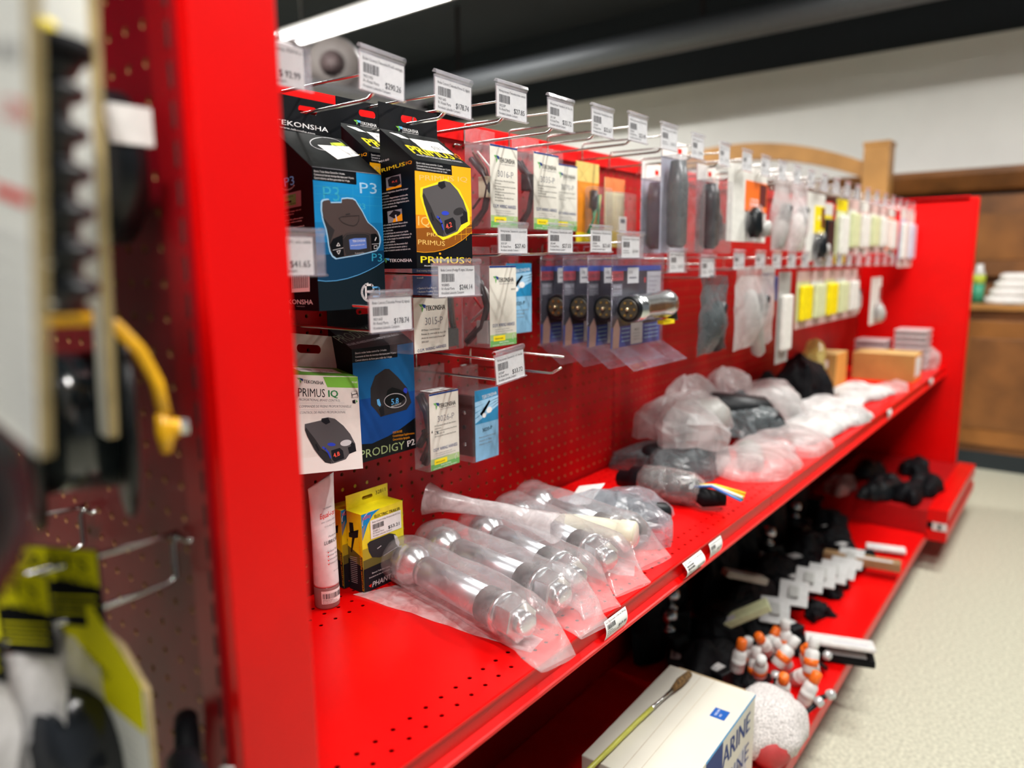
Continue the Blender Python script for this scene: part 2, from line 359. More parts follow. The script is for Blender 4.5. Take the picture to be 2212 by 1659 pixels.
def shelf(k):
    t = thing('metal_shelf', ['near red perforated shelf carrying the bagged ball mounts and tube', 'middle red perforated shelf piled with grey bags', 'far red perforated shelf carrying brown cartons and white stacks'][k], 'shelf', (BX[k], .51, -.5), group='perforated shelves at waist height')
    W = 1.2192-.002; y1 = PY-.51-.008
    # perforated plate: hole rows along x
    rows = [.0195, .0445, .30, .325, .3515, .377]
    ys = [0]; b = B(); r = .0032; n = 48; p = W/n
    rows = sorted(rows); edges = [0]
    for q in rows:
        edges += [q-.0075, q+.0075]
    edges.append(y1)
    holes_y = set(rows)
    for a, c in zip(edges[:-1], edges[1:]):
        mid = (a+c)/2; hit = [q for q in rows if abs(q-mid) < .001]
        if not hit: b.add([(0, a, 0), (W, a, 0), (W, c, 0), (0, c, 0)], [(0, 1, 2, 3)], RED); continue
        q = hit[0]
        for i in range(n):
            x0, x1 = i*p, (i+1)*p; cx = (x0+x1)/2+ (0 if rows.index(q) % 2 == 0 else 0)
            vs = [(x1, c, 0), (x0, c, 0), (x0, a, 0), (x1, a, 0)]
            hv = [(cx+r*math.cos(math.pi/4*m), q+r*math.sin(math.pi/4*m), 0) for m in range(8)]; hw = [(x, y, -.0012) for x, y, z in hv]
            fs = []
            for m in range(4): fs += [(m, 4+(2*m+2) % 8, 4+2*m+1, 4+2*m), ((m-1) % 4, m, 4+2*m)]
            fs += [(4+m, 4+(m+1) % 8, 12+(m+1) % 8, 12+m) for m in range(8)]
            b.add(vs+hv+hw, fs, RED)
    b.add([(0, 0, -.02), (W, 0, -.02), (W, y1, -.02), (0, y1, -.02)], [(0, 3, 2, 1)], DARK)
    b.add([(0, 0, 0), (0, y1, 0), (0, y1, -.02), (0, 0, -.02)], [(0, 1, 2, 3)], RED); b.add([(W, 0, 0), (W, y1, 0), (W, y1, -.02), (W, 0, -.02)], [(0, 3, 2, 1)], RED)
    b.build('perforated_deck', t)
    # price channel
    pr = [(0, 0), (-.004, 0), (-.0055, -.002), (-.0055, -.006), (-.002, -.008), (-.0015, -.03), (-.008, -.036), (-.0105, -.037), (-.0105, -.0415), (-.001, -.0415), (.002, -.03), (.002, -.004)]
    B().prism(pr, 0, W, RED).build('price_channel', t)
    return t
shelves = [shelf(k) for k in range(3)]
def base_deck():
    for k in range(3):
        t = thing('base_deck', ['near red base deck under the white carton', 'middle red base deck heaped with black hitch parts', 'far red base deck under the end tray'][k], 'base deck', (BX[k], .42, -1.2), group='base decks along the floor')
        W = 1.2192-.002; d = PY-.42-.0005
        B().prism([(0, .14), (d, .14), (d, .132), (.006, .132), (.006, .10), (-.004, .10), (-.004, .134)], 0, W, RED).build('deck_tray', t, .0015)
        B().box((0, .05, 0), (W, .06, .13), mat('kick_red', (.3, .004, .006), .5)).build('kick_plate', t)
base_deck()
def end_cap():
    global REDM, RED
    keep = (REDM, RED); REDM = mat('end_cap_shaded_red', (.17, .0008, .006), .4, ns=14, na=.1, spec=.3)  # darker copy of the pegboard red: the end cap's shade put into its colour
    t = thing('end_cap_panel', 'shaded red pegboard end cap with slotted upright at the left', 'shelving', (.271, .5, -1.2))
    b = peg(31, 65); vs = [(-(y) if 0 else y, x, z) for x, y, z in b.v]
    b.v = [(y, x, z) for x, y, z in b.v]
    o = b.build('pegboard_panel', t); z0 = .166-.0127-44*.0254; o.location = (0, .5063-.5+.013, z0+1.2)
    B().box((.021, .02, .02), (.03, .80, 1.85), DARK).build('hole_shade_backing', t)  # near-black sheet, paints the dark seen through the end cap holes
    RED = mat('end_cap_shaded_upright', (.24, .0008, .004), .4, na=.04)  # upright's red darkened too, shade of its side in the colour
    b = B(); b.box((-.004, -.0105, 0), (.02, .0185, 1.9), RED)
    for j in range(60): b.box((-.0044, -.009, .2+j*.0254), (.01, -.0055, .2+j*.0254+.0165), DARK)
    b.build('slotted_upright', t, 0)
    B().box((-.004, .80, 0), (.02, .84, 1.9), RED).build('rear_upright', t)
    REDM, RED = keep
    p = B(); p.box((0, 0, 0), (.067, .016, 1.9), RED); tag(p.build('corner_post', loc=(.271, .473, -1.2), bevel=.0015), 'bright red corner post between the end cap and the first bay', 'post')
end_cap()

# ------------------------------------------------------------------ peg hooks
CODEF = 'R1-Retail Parts'; SHOP = 'Kroubetz Lakeside Campers'
def price_label(F, title, code, price, w=100, h=58, blur=False):
    F.text(title, (6, h*.17), (w*.96, h*.17), h*.085, 'k', 1)
    rnd = random.Random(price); x = 7
    while x < w*.42:
        q = rnd.choice((.7, .7, 1.2, 1.7)); F.rect(x, h*.25, x+q, h*.52, 'k', 1); x += q+rnd.choice((.7, 1.1))
    if blur: F.text(price, (w*.6, h*.78), (w*.92, h*.78), h*.15, 'k', 1); F.rect(7, h*.66, w*.36, h*.69, 'g', 1); F.rect(7, h*.76, w*.42, h*.79, 'g', 1); return
    F.text(code, (7, h*.66), (7+4.2*len(code), h*.66), h*.085, 'k', 1)
    F.text(CODEF, (7, h*.78), (w*.42, h*.78), h*.085, 'k', 1); F.text(SHOP, (7, h*.92), (w*.68, h*.92), h*.085, 'k', 1)
    F.text(price, (w*.56, h*.79), (w*.93, h*.79), h*.17, 'k', 1, bold=.02)
def hook(x, z, label, L=.215, tg=None, tw=.072, th=.042, wide=0, tilt=0, grp='chrome peg hooks', simple=False, dx=0, skew=0):
    t = thing('peg_hook', label, 'hook', (x, PY-.002, z), group=grp)
    n = 6 if simple else 8; r = .0019
    B().tube([(0, .006, -.004), (0, 0, 0), (0, -.006, .0), (0, -L+.028, .0), (0, -L+.022, .001), (0, -L+.004, .012)], r+.0003, CHROME, n).build('lower_wire', t)
    B().tube([(0, -.012, .001), (0, -.012, .026), (0, -.014, .032), (0, -.02, .034), (0, -L-.001, .030)], r, CHROME, n).build('upper_wire', t)
    if not simple: B().tube([(-.0127, .012, .0), (-.0127, -.003, 0), (.0127, -.003, 0), (.0127, .012, 0)], .0019, CHROME, 6).build('back_plate', t)
    if tg:
        b = B(); y = -L-.002; w2 = (tw+wide)/2
        zt = th+.008
        vs = []
        prof = [(y-.0005, 0), (y-.0045, .001), (y-.0045, .0022), (y-.0012, .003), (y-.001, zt-.006), (y-.004, zt-.002), (y-.003, zt+.002), (y+.001, zt+.003), (y+.004, zt)]
        for (a, c) in prof: vs += [(-w2+dx, a, c), (w2+dx, a, c)]
        b.add(vs, [(2*i, 2*i+1, 2*i+3, 2*i+2) for i in range(len(prof)-1)], CLEAR, False)
        b.add([(-w2+dx, y+.001, .001), (w2+dx, y+.001, .001), (w2+dx, y+.001, zt-.003), (-w2+dx, y+.001, zt-.003)], [(0, 1, 2, 3)], CLEAR)
        h = solid(b.build('tag_holder', t), .0006)
        b = B(); b.box((-tw/2+.0015+dx, y-.0006, .002), (tw/2-.001+dx, y+.0003, th+.001), PAPER)
        F = Face(b, (-tw/2+.0015+dx, y-.0006, .002), (1, 0, 0), (0, 0, 1), tw-.0025, th-.001, ((0, 0), (100, 0), (100, 58), (0, 58)))
        price_label(F, *tg, blur=simple); b.build('price_label', t)
        for o in t.children:
            if skew and o.name.startswith(('tag_holder', 'price_label')): o.rotation_euler = (0, skew, 0)
    return t
zr = .195; ZR = zr
hook(.480, ZR-.012, 'top-row chrome hook whose price tag is half hidden by the red post', tg=('Battery Breakaway, f/2010 s', '8023', '$ 92.99'), wide=.018, L=.225, skew=.0)
hook(.635, ZR+.004, 'chrome peg hook with the $290.26 tag over the blue brake control box', tg=('Brake Control (Tekonsha P3 w/5 settings)', '90195', '$290.26'), skew=.05)
hook(.761, ZR, 'chrome peg hook with the $178.74 tag above the orange box', tg=('Brake Control (Tekonsha Primus IQ digital)', '90160', '$178.74'), skew=.03)
hook(.888, ZR+.012, 'chrome peg hook with the $27.85 tag in the top row', tg=('Wiring harness (Tekonsha brake control', '3025P', '$27.85'))
hook(1.015, ZR+.014, 'chrome peg hook with the $33.72 tag in the top row', tg=('Wiring harness Tekonsha br. ctrl. Dip, Gm', '3016P', '$33.72'))
hook(1.143, ZR+.02, 'chrome peg hook with the $32.67 tag in the top row', tg=('Wiring harness (Tekonsha brake contro', '3035P', '$32.67'))
hook(1.27, ZR+.026, 'chrome peg hook with the small faded tag right of the $32.67 tag', tg=('Wiring harness (Tekonsha', '3070P', '$22.40'))
hook(1.40, ZR+.026, 'top-row chrome hook above the green wire pack', tg=('Wiring kit 48in', '48165', '$18.15'), simple=True)
hook(.761, -.045, 'dark peg hook with the wide $244.14 tag under the orange box', tg=('Brake Control (Prodigy P2 digital 2-8 propor', '90885', '$244.14'), tw=.076, wide=.022)
hook(.632, -.083, 'chrome peg hook with the lower $178.74 tag over the white box', tg=('Brake Control (Tekonsha Primus IQ digital)', '90160', '$178.74'), L=.22)
hook(.480, -.012, 'chrome hook with the 12V cable tag at the edge of the red post', tg=('Breakaway kit, 12V, w/o cable', '2028', '$41.65'), wide=.03, L=.225)
hook(.888, .014, 'chrome peg hook with the $27.40 tag in the second row', tg=('Wiring harness Tekonsha br. control 03-0', '3015P', '$27.40'), th=.038)
hook(1.015, .016, 'chrome peg hook with the $27.03 tag in the second row', tg=('Wiring harness (Tekonsha brake control', '3034P', '$27.03'), th=.038)
hook(1.143, .018, 'chrome peg hook with the white tag right of the $27.03 tag', tg=('Wiring harness (Tekonsha brake', '3020P', '$23.60'), th=.038)
hook(1.25, .008, 'chrome peg hook with the wide clear tag above the connector clamshells', tg=('Connector 7 way car end', '20040', '$19.94'), tw=.07, wide=.03, th=.04, simple=True)
hook(.880, -.178, 'chrome peg hook with the tilted $33.72 tag in the third row', tg=('Wiring harness Tekonsha br. ctrl. Aux/Sat', '3026P', '$33.72'), skew=-.09, L=.215)
hook(1.02, -.185, 'empty chrome peg hook with bare tip beside the tilted $33.72 tag', L=.22)

# ------------------------------------------------------------------ brake-control boxes
def off(q, dx, dy, k=4.74): return [(x, y) for x, y in q]
def tek(F, x, y, wd, h, c='w', l=2, dark='bl', slope=0, hg=1.0):
    """maker's mark (angular two-colour flag) and name; x,y start of name baseline"""
    a = h*1.35*hg; x0 = x-h*1.9
    F.poly([(x0, y-h*1.35), (x0+h*.9, y-h*1.35), (x0+h*1.1, y-h*.9), (x0+h*.55, y-h*.8)], 'gn' if c == 'w' else 'mg', l)
    F.poly([(x0+h*.85, y-h*1.4), (x0+h*1.95, y-h*1.2), (x0+h*1.9, y-h*.45), (x0+h*1.2, y-h*.75)], 'lb' if c == 'w' else 'nv', l+.3)
    F.poly([(x0+h*.75, y-h*.8), (x0+h*1.35, y-h*.6), (x0+h*.95, y+h*.3), (x0+h*.8, y-h*.2)], 'mg', l+.3)
    F.text('TEKONSHA', (x, y), (x+wd, y+slope), h, c, l, bold=.02)
def carton_shape(b, W, D, hf, hb, m, msl, chamf=True):
    """box with front wall hf high and a top that slopes back up to hb"""
    b.add([(0, 0, 0), (W, 0, 0), (W, 0, hf), (0, 0, hf)], [(0, 1, 2, 3)], m)
    b.add([(0, D, 0), (W, D, 0), (W, D, hb), (0, D, hb)], [(1, 0, 3, 2)], m)
    b.add([(0, 0, 0), (0, D, 0), (0, D, hb), (0, 0, hf)], [(1, 0, 3, 2)], m)
    b.add([(W, 0, 0), (W, D, 0), (W, D, hb), (W, 0, hf)], [(0, 1, 2, 3)], m)
    b.add([(0, 0, 0), (W, 0, 0), (W, D, 0), (0, D, 0)], [(3, 2, 1, 0)], m)
    b.add([(0, 0, hf), (W, 0, hf), (W, D, hb), (0, D, hb)], [(0, 1, 2, 3)], msl)
def hang_tab(b, W, y, z0, z1, m, hx, hz, hw=.026, hh=.011, t=.0008):
    """card flap with a rounded euro slot, real thickness"""
    cx, cz = hx, hz; inner = []
    for k in range(16):
        a = 2*math.pi*k/16; inner.append((cx+(hw/2-hh/2)*(1 if math.cos(a) > 0 else -1)+hh/2*math.cos(a), cz+hh/2*math.sin(a)))
    outer = []
    for k in range(16):
        c, q = math.cos(2*math.pi*k/16), math.sin(2*math.pi*k/16); m_ = max(abs(c), abs(q))
        outer.append((cx+c/m_*(W-cx if c > 0 else cx), cz+q/m_*(z1-cz if q > 0 else cz-z0)))
    n = 16; vs = [(x, y, z) for x, z in inner+outer]+[(x, y+t, z) for x, z in inner+outer]; fs = []
    for k in range(n):
        q = (k+1) % n; fs += [(k, q, n+q, n+k), (2*n+k, 3*n+k, 3*n+q, 2*n+q), (k, 2*n+k, 2*n+q, q)]
    b.add(vs, fs, m)
def para(F, lines, x0, x1, y0, dy, h, c='w', slope=0, seed=1):
    for i, t in enumerate(lines):
        if t: F.text(t, (x0, y0+i*dy), (x0+(x1-x0)*min(1, len(t)/max(len(q) for q in lines)), y0+i*dy+slope*min(1, len(t)/max(len(q) for q in lines))), h, c, 2)
def sticker(b, O, U, V, w, h, args):
    F = Face(b, O, U, V, w, h, ((0, 0), (100, 0), (100, 58), (0, 58))); F.rect(0, 0, 100, 58, PAPER, 3)
    F.l = 0
    G = Face(b, Vector(O)+F.N*.0006, U, V, w, h, ((0, 0), (100, 0), (100, 58), (0, 58))); price_label(G, *args)

def p3_box():
    t = thing('brake_control_box', 'black and blue brake control box with a white circled P3 logo', 'box', (.578, .755, -.056))
    W, D, hf, hb, ht = .111, .077, .174, .228, .272
    b = B(); carton_shape(b, W, D, hf, hb, BLACKC, SLOPE)
    F = Face(b, (0, 0, 0), (1, 0, 0), (0, 0, 1), W, hf, ((347, 58), (1058, 133), (1066, 1472), (380, 1528)))
    # blue field with curved lower edge
    cur = [(350, 1215), (450, 1222), (560, 1215), (680, 1190), (800, 1150), (900, 1105), (980, 1062), (1064, 1005)]
    F.poly([(352, 188), (800, 235), (802, 108), (1058, 135), (1062, 620), (352, 620)], 'cy', 0)
    F.poly([(352, 620), (1062, 620), (1063, 800), (356, 830)], mat('ink_blue2', (.008, .20, .48), .5, na=0, spec=.12), 0)
    F.poly([(356, 830), (1063, 800), (1063, 900), (360, 960)], mat('ink_blue3', (.006, .12, .30), .5, na=0, spec=.12), 0)
    F.poly([(360, 960), (1063, 900)]+cur[::-1], mat('ink_blue4', (.005, .045, .11), .5, na=0, spec=.12), 0)
    F.poly([(366, 1225)]+cur[1:]+[(1066, 1472), (380, 1528)], mat('ink_nearblack_blue', (.006, .016, .024), .5, na=0, spec=.12), 0)
    F.line(cur, 6, 'lb', 1)
    F.poly([(352, 70), (800, 112), (802, 225), (780, 232), (352, 190)], BLACKC, 1)
    para(F, ['Electric Trailer Brake Control for 1-4 axles.', 'Commande de freins de remorque \u00e9lectriques pour 1-4 ponts.', 'Control el\u00e9ctrico de freno para trailer de 1-4 ejes.'], 364, 776, 108, 34, 21, 'w', 35)
    for q in (250, 330, 420): F.line([(360, q), (1058, q+30)], 2, 'tq', 1)
    for q in (470, 610, 760, 930): F.line([(q, 240), (q, 640)], 2, 'tq', 1)
    for (x, y, w_, h_, c) in ((835, 320, 175, 110, 'sk'), (800, 480, 85, 60, 'tq'), (935, 1010, 105, 80, 'tq'), (455, 400, 170, 150, 'tq')): F.text('P3', (x, y), (x+w_, y+5), h_, c, 1)
    # glow and device
    body = [(440, 420), (455, 402), (500, 393), (520, 395), (530, 425), (640, 422), (645, 385), (700, 378), (755, 383), (785, 400), (800, 430), (850, 510), (885, 585), (905, 620), (960, 665), (1000, 710), (1018, 760), (1020, 810), (1005, 860), (975, 900), (900, 920), (800, 945), (700, 962), (610, 978), (570, 985), (535, 960), (510, 910), (500, 850), (490, 760), (478, 690), (450, 600), (436, 500)]
    c = (730, 690); F.poly([(c[0]+(x-c[0])*1.05, c[1]+(y-c[1])*1.045) for x, y in body], 'sk', 1.6)
    F.poly(body, 'br', 2)
    F.poly([(440, 560), (478, 690), (492, 770), (500, 860), (560, 700), (500, 640)], 'b3', 2.4)
    F.poly([(505, 850), (540, 790), (640, 745), (650, 965), (575, 985), (535, 955)], BLACKC, 3)
    F.poly([(930, 735), (985, 730), (1015, 770), (1012, 850), (985, 895), (935, 905)], BLACKC, 3)
    F.poly([(640, 770), (680, 730), (780, 720), (870, 720), (925, 735), (930, 900), (880, 925), (760, 940), (670, 958), (655, 900)], 'b3', 3)
    F.line([(645, 790), (680, 740), (780, 728), (870, 728), (915, 745), (925, 900)], 7, 'br', 3.5)
    F.poly([(705, 795), (760, 780), (880, 775), (886, 880), (800, 895), (712, 895)], mat('ink_screen_blue', (.12, .22, .62), .3, na=0), 4)
    F.text('TEKONSHA', (740, 822), (872, 812), 22, 'w', 5); F.text('www.tekonsha.com', (720, 862), (862, 848), 15, 'w', 5)
    F.text('Tekonsha', (760, 943), (856, 930), 14, 'gd', 5)
    F.line([(574, 862), (592, 830), (610, 858)], 5, 'w', 5, closed=True); F.line([(574, 915), (612, 905), (594, 945)], 5, 'w', 5, closed=True)
    F.line([(535, 905), (640, 880)], 4, 'gd', 5); F.line([(972, 800), (985, 770)], 9, 'w', 5); F.line([(960, 855), (990, 850), (990, 880), (960, 884)], 4, 'w', 5, closed=True); F.line([(940, 838), (1012, 832)], 4, 'gd', 5)
    F.line([(606, 580), (640, 560), (720, 555), (815, 548), (812, 600), (790, 635), (755, 655), (700, 645), (640, 620), (606, 580)], 4, 'b3', 5); F.line([(680, 540), (720, 532)], 8, 'b3', 5)
    # circled logo with laurel
    F.arc(905, 1330, 88, 95, 60, 260, 9, 'gd', 2); F.arc(905, 1330, 74, 80, 70, 240, 5, 'gd', 2)
    for a in range(80, 250, 17): F.ell(905+82*math.cos(math.radians(a)), 1330+90*math.sin(math.radians(a)), 20, 6, 'gd', 2.5, rot=a+60)
    F.line([(863, 1385), (863, 1255), (925, 1252), (940, 1270), (940, 1300), (925, 1318), (880, 1320)], 17, 'w', 3)
    F.line([(935, 1278), (990, 1275), (1003, 1290), (1000, 1318), (960, 1322)], 14, 'lb', 3.3); F.line([(960, 1322), (1002, 1326), (1004, 1355), (990, 1368), (938, 1370)], 14, 'lb', 3.3)
    # left side
    G = Face(b, (0, D, 0), (0, -1, 0), (0, 0, 1), D, hf, ((10, 0), (347, 58), (380, 1528), (60, 1500)))
    G.text('P3', (110, 190), (195, 190), 95, 'lb', 1, bold=.03); G.arc(140, 170, 60, 60, 30, 150, 8, 'gd', 1)
    G.rect(90, 268, 250, 432, 'g', 1); G.rect(100, 290, 205, 405, mat('ink_lcd_green', (.10, .5, .15), .4, na=0), 2); G.text('GAIN', (115, 318), (180, 318), 20, 'k', 3); G.rect(105, 350, 165, 372, 'k', 3); G.text('Boost Green', (108, 395), (200, 395), 16, 'k', 3)
    para(G, ['Display, 3 language, color and', 'backlight options', '', 'Affichage ACL, grille aux options', 'de langue, couleur et contraste', '', 'Pantalla LCD 3 idiomas, opciones de', 'color'], 100, 272, 475, 29, 15, 'w', 0)
    G.rect(150, 1100, 306, 1325, 'w', 1)
    for k in range(22): G.rect(158+k*6.3, 1110, 158+k*6.3+(2.2 if k % 3 else 4), 1285, 'k', 2)
    G.text('TEKONSHA', (60, 1440), (330, 1458), 48, 'w', 2); G.text('Tekonsha Towing Products', (190, 1475), (262, 1480), 8, 'gd', 2)
    # sloping top
    a = Vector((0, D, hb-hf)).normalized(); T = Face(b, (0, 0, hf), (1, 0, 0), a, W, math.hypot(D, hb-hf), ((135, 1165), (700, 1200), (1105, 1555), (395, 1480)))
    T.arc(560, 1260, 150, 60, 0, 360, 6, 'gd', 1, 28); T.poly([(585, 1245), (700, 1235), (735, 1262), (600, 1270)], mat('ink_lime', (.55, .7, .05), .4, na=0), 2)
    T.poly([(470, 1275), (760, 1268), (925, 1355), (640, 1400)], PAPER, 3); T.text('$290.26', (760, 1345), (850, 1338), 22, 'g', 4)
    for k in range(12): T.poly([(560+k*9, 1320), (564+k*9, 1320), (556+k*9, 1295), (552+k*9, 1295)], 'g', 4)
    T.line([(395, 1478), (1105, 1553)], 5, 'g', 2)
    b.build('carton', t)
    b = B(); hang_tab(b, W, D, hb, ht, BLACKC, .057, .258, .030, .010)
    Q = Face(b, (0, D, hb), (1, 0, 0), (0, 0, 1), W, ht-hb, ((110, 715), (660, 835), (700, 1200), (130, 1165)))
    tek(Q, 158, 1095, 440, 62, 'w', 1, slope=45); Q.text('www.tekonsha.com', (205, 1145), (500, 1185), 24, 'w', 1)
    b.build('hang_tab', t)
    return t
p3_box()

def primus_art(F, num, numcol, S=None):
    """grey wedge shaped brake controller drawn as a flat print; S maps template to the face"""
    M = S or (lambda x, y: (x, y)); q = lambda pts: [M(*p) for p in pts]
    F.poly(q([(1475, 290), (1630, 240), (1640, 215), (1700, 200), (1760, 215), (1830, 300), (1880, 400), (1912, 520), (1910, 610), (1840, 650), (1800, 715), (1690, 765), (1650, 775), (1600, 760), (1560, 690), (1520, 600), (1480, 450), (1466, 365)]), 'b2', 2)
    F.poly(q([(1466, 365), (1480, 330), (1545, 470), (1590, 590), (1660, 660), (1655, 775), (1600, 760), (1540, 640), (1480, 450)]), 'b3', 2.4)
    F.poly(q([(1632, 255), (1640, 222), (1700, 205), (1712, 262), (1668, 290)]), 'k', 3)
    F.poly(q([(1860, 480), (1905, 520), (1910, 612), (1840, 648), (1835, 570), (1868, 550)]), 'k', 2.7)
    F.poly(q([(1675, 610), (1760, 575), (1785, 610), (1785, 705), (1690, 750), (1672, 720)]), 'k', 3)
    F.text(num, M(1690, 700), M(1750, 668), 52*abs(M(0, 100)[1]-M(0, 0)[1])/100, numcol, 4, bold=.03)
    F.poly(q([(1650+38*math.cos(a*.4)+38, 535+22*math.sin(a*.4)) for a in range(16)]), 'bl', 3)
    F.poly(q([(1825+54*math.cos(a*.4), 512+38*math.sin(a*.4)-(math.cos(a*.4))*14) for a in range(16)]), numcol if False else 'gd' if num == '4.8' else 'b3', 3)
    F.line(q([(1604, 572), (1625, 590), (1648, 640), (1656, 700)]), 14*abs(M(100, 0)[0]-M(0, 0)[0])/100, 'bl', 3)
    F.line(q([(1590, 600), (1640, 660), (1672, 770)]), 4, 'k', 3); F.line(q([(1545, 540), (1560, 610)]), 16*abs(M(100, 0)[0]-M(0, 0)[0])/100, 'k', 3)
def primus_box(loc, label, full=True):
    t = thing('brake_control_box', label, 'box', loc)
    W, D, hf, hb, ht = .113, .064, .141, .187, .222
    b = B(); carton_shape(b, W, D, hf, hb, BLACKC, SLOPE)
    F = Face(b, (0, 0, 0), (1, 0, 0), (0, 0, 1), W, hf, ((1400, -20), (1982, 56), (1925, 1070), (1372, 1105)))
    cur = [(1378, 935), (1450, 940), (1550, 930), (1650, 905), (1750, 860), (1850, 795), (1945, 715)]
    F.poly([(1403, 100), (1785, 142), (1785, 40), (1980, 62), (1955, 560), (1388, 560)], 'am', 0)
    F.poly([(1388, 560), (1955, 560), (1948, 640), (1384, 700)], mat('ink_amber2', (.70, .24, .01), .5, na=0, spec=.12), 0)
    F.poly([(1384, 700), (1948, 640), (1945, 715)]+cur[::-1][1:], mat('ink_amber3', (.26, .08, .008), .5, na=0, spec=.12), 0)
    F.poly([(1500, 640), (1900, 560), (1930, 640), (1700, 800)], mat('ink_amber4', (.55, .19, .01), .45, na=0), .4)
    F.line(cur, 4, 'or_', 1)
    F.poly([(1405, 0), (1785, 40), (1785, 128), (1765, 138), (1403, 100)], BLACKC, 1)
    para(F, ['Electric trailer brake control for 1-2 axles.', 'Commande de freins de remorque \u00e9lectriques pour 1-2 ponts.', 'Control el\u00e9ctrico de freno para trailer de 1-2 ejes.'], 1422, 1772, 25, 29, 19, 'w', 42)
    for tx, x, y, w_, h_ in (('PRIMUS IQ', 1445, 200, 490, 55), ('IQ', 1405, 668, 120, 95), ('PRIMUS', 1490, 775, 240, 36), ('PRIMUS', 1395, 860, 270, 48)): F.text(tx, (x, y), (x+w_, y+6), h_, mat('ink_amber5', (.85, .55, .15), .4, na=0), 1)
    for y in (640, 700, 760): F.line([(1700, y), (1945, y-30)], 3, 'am', 1)
    for x in (1780, 1840, 1890): F.line([(x, 640), (x-8, 800)], 3, 'am', 1)
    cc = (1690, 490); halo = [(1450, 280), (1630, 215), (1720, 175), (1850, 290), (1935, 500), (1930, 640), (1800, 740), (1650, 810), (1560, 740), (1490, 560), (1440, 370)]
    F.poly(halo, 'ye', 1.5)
    primus_art(F, '4.2', 'pk')
    F.text('PRIMUS', (1412, 1045), (1845, 1032), 66, 'ye', 2, bold=.025); F.text('IQ', (1862, 1018), (1915, 1016), 45, 'or_', 2); F.ell(1610, 945, 11, 11, 'or_', 2); F.text('PROPORTIONAL BRAKING SYSTEM', (1445, 1080), (1800, 1066), 13, 'w', 2)
    G = Face(b, (0, D, 0), (0, -1, 0), (0, 0, 1), D, hf, ((1108, -78), (1400, -20), (1372, 1105), (1065, 1078)))
    G.text('PRIMUS', (1075, 15), (1325, 15), 38, 'ye', 1, bold=.04); G.text('IQ', (1335, 12), (1385, 12), 30, 'or_', 1)
    G.rect(1148, 85, 1283, 215, 'g', 1); G.poly([(1165, 110), (1200, 90), (1270, 100), (1280, 180), (1230, 200), (1170, 180)], 'k', 2); G.rect(1145, 195, 1283, 218, 'or_', 1.5); G.text('n.c', (1205, 155), (1250, 155), 28, 'pk', 3)
    G.rect(1138, 440, 1272, 568, 'g', 1); G.poly([(1150, 490), (1200, 440), (1260, 470), (1255, 500), (1200, 530)], 'k', 2); G.poly([(1200, 520), (1272, 490), (1272, 568), (1180, 568)], 'or_', 1.5); G.line([(1215, 500), (1222, 560)], 12, 'gd', 3)
    para(G, ['\u2022 Continual diagnostics check for proper', '   connection.', '\u2022 V\u00e9rification diagnostique continuelle', '   pour assurer une connexion ad\u00e9quate.', '\u2022 Revisi\u00f3n continua de diagn\u00f3sticos para', '   la conexi\u00f3n correcta.'], 1074, 1340, 245, 31, 18, 'w', 12)
    para(G, ['\u2022 Quick and easy disconnect feature allows', '   user to remove and store the control', '   when not in use.', '\u2022 La caract\u00e9ristique de sectionneur rapide', "   et d'emploi facile permet \u00e0 l'utilisateur de", '   retirer et de ranger le contr\u00f4le lorsqu\u2019il', "   n'est pas utilis\u00e9.", '\u2022 La caracter\u00edstica de desconexi\u00f3n f\u00e1cil', '   y r\u00e1pida permite al usuario quitar y', '   guardar el control cuando no est\u00e1 en uso.'], 1068, 1345, 590, 32, 18, 'w', 12)
    tek(G, 1122, 1005, 210, 36, 'w', 1, slope=20)
    G.text('90160', (1095, -120+30), (1190, -110+25), 20, 'w', 1)
    a = Vector((0, D, hb-hf)).normalized(); T = Face(b, (0, 0, hf), (1, 0, 0), a, W, math.hypot(D, hb-hf), ((1115, 1090), (1695, 1170), (2030, 1475), (1450, 1410)))
    T.text('PRIMUS', (1455, 1345), (1880, 1395), 60, 'ye', 1, bold=.025); T.text('IQ', (1880, 1375), (1945, 1392), 40, 'or_', 1); T.text('PROPORTIONAL BRAKING SYSTEM', (1490, 1370), (1945, 1428), 11, 'w', 1)
    T.poly([(1405, 1185), (1700, 1215), (1860, 1345), (1545, 1300)], PAPER, 3); T.text('$178.74', (1655, 1295), (1775, 1310), 24, 'k', 4)
    for k in range(12): T.poly([(1475+k*9, 1245), (1479+k*9, 1246), (1459+k*9, 1222), (1455+k*9, 1222)], 'g', 4)
    T.poly([(1210, 1130), (1300, 1142), (1410, 1195), (1330, 1185)], PAPER, 3)
    b.build('carton', t)
    b = B(); hang_tab(b, W, D, hb, ht, BLACKC, .057, .206, .032, .010)
    Q = Face(b, (0, D, hb), (1, 0, 0), (0, 0, 1), W, ht-hb, ((1115, 805), (1680, 905), (1695, 1170), (1118, 1090)))
    tek(Q, 1345, 1102, 160, 34, 'w', 1, slope=22); Q.text('www.tekonsha.com', (1345, 1112+8), (1505, 1140), 14, 'w', 1)
    b.build('hang_tab', t)
    return t
primus_box((.706, .71, -.005), 'black and orange brake control box hanging front-most under the $178.74 tag')
primus_box((.70, .79, .012), 'second black and orange brake control box hidden behind the front orange one')

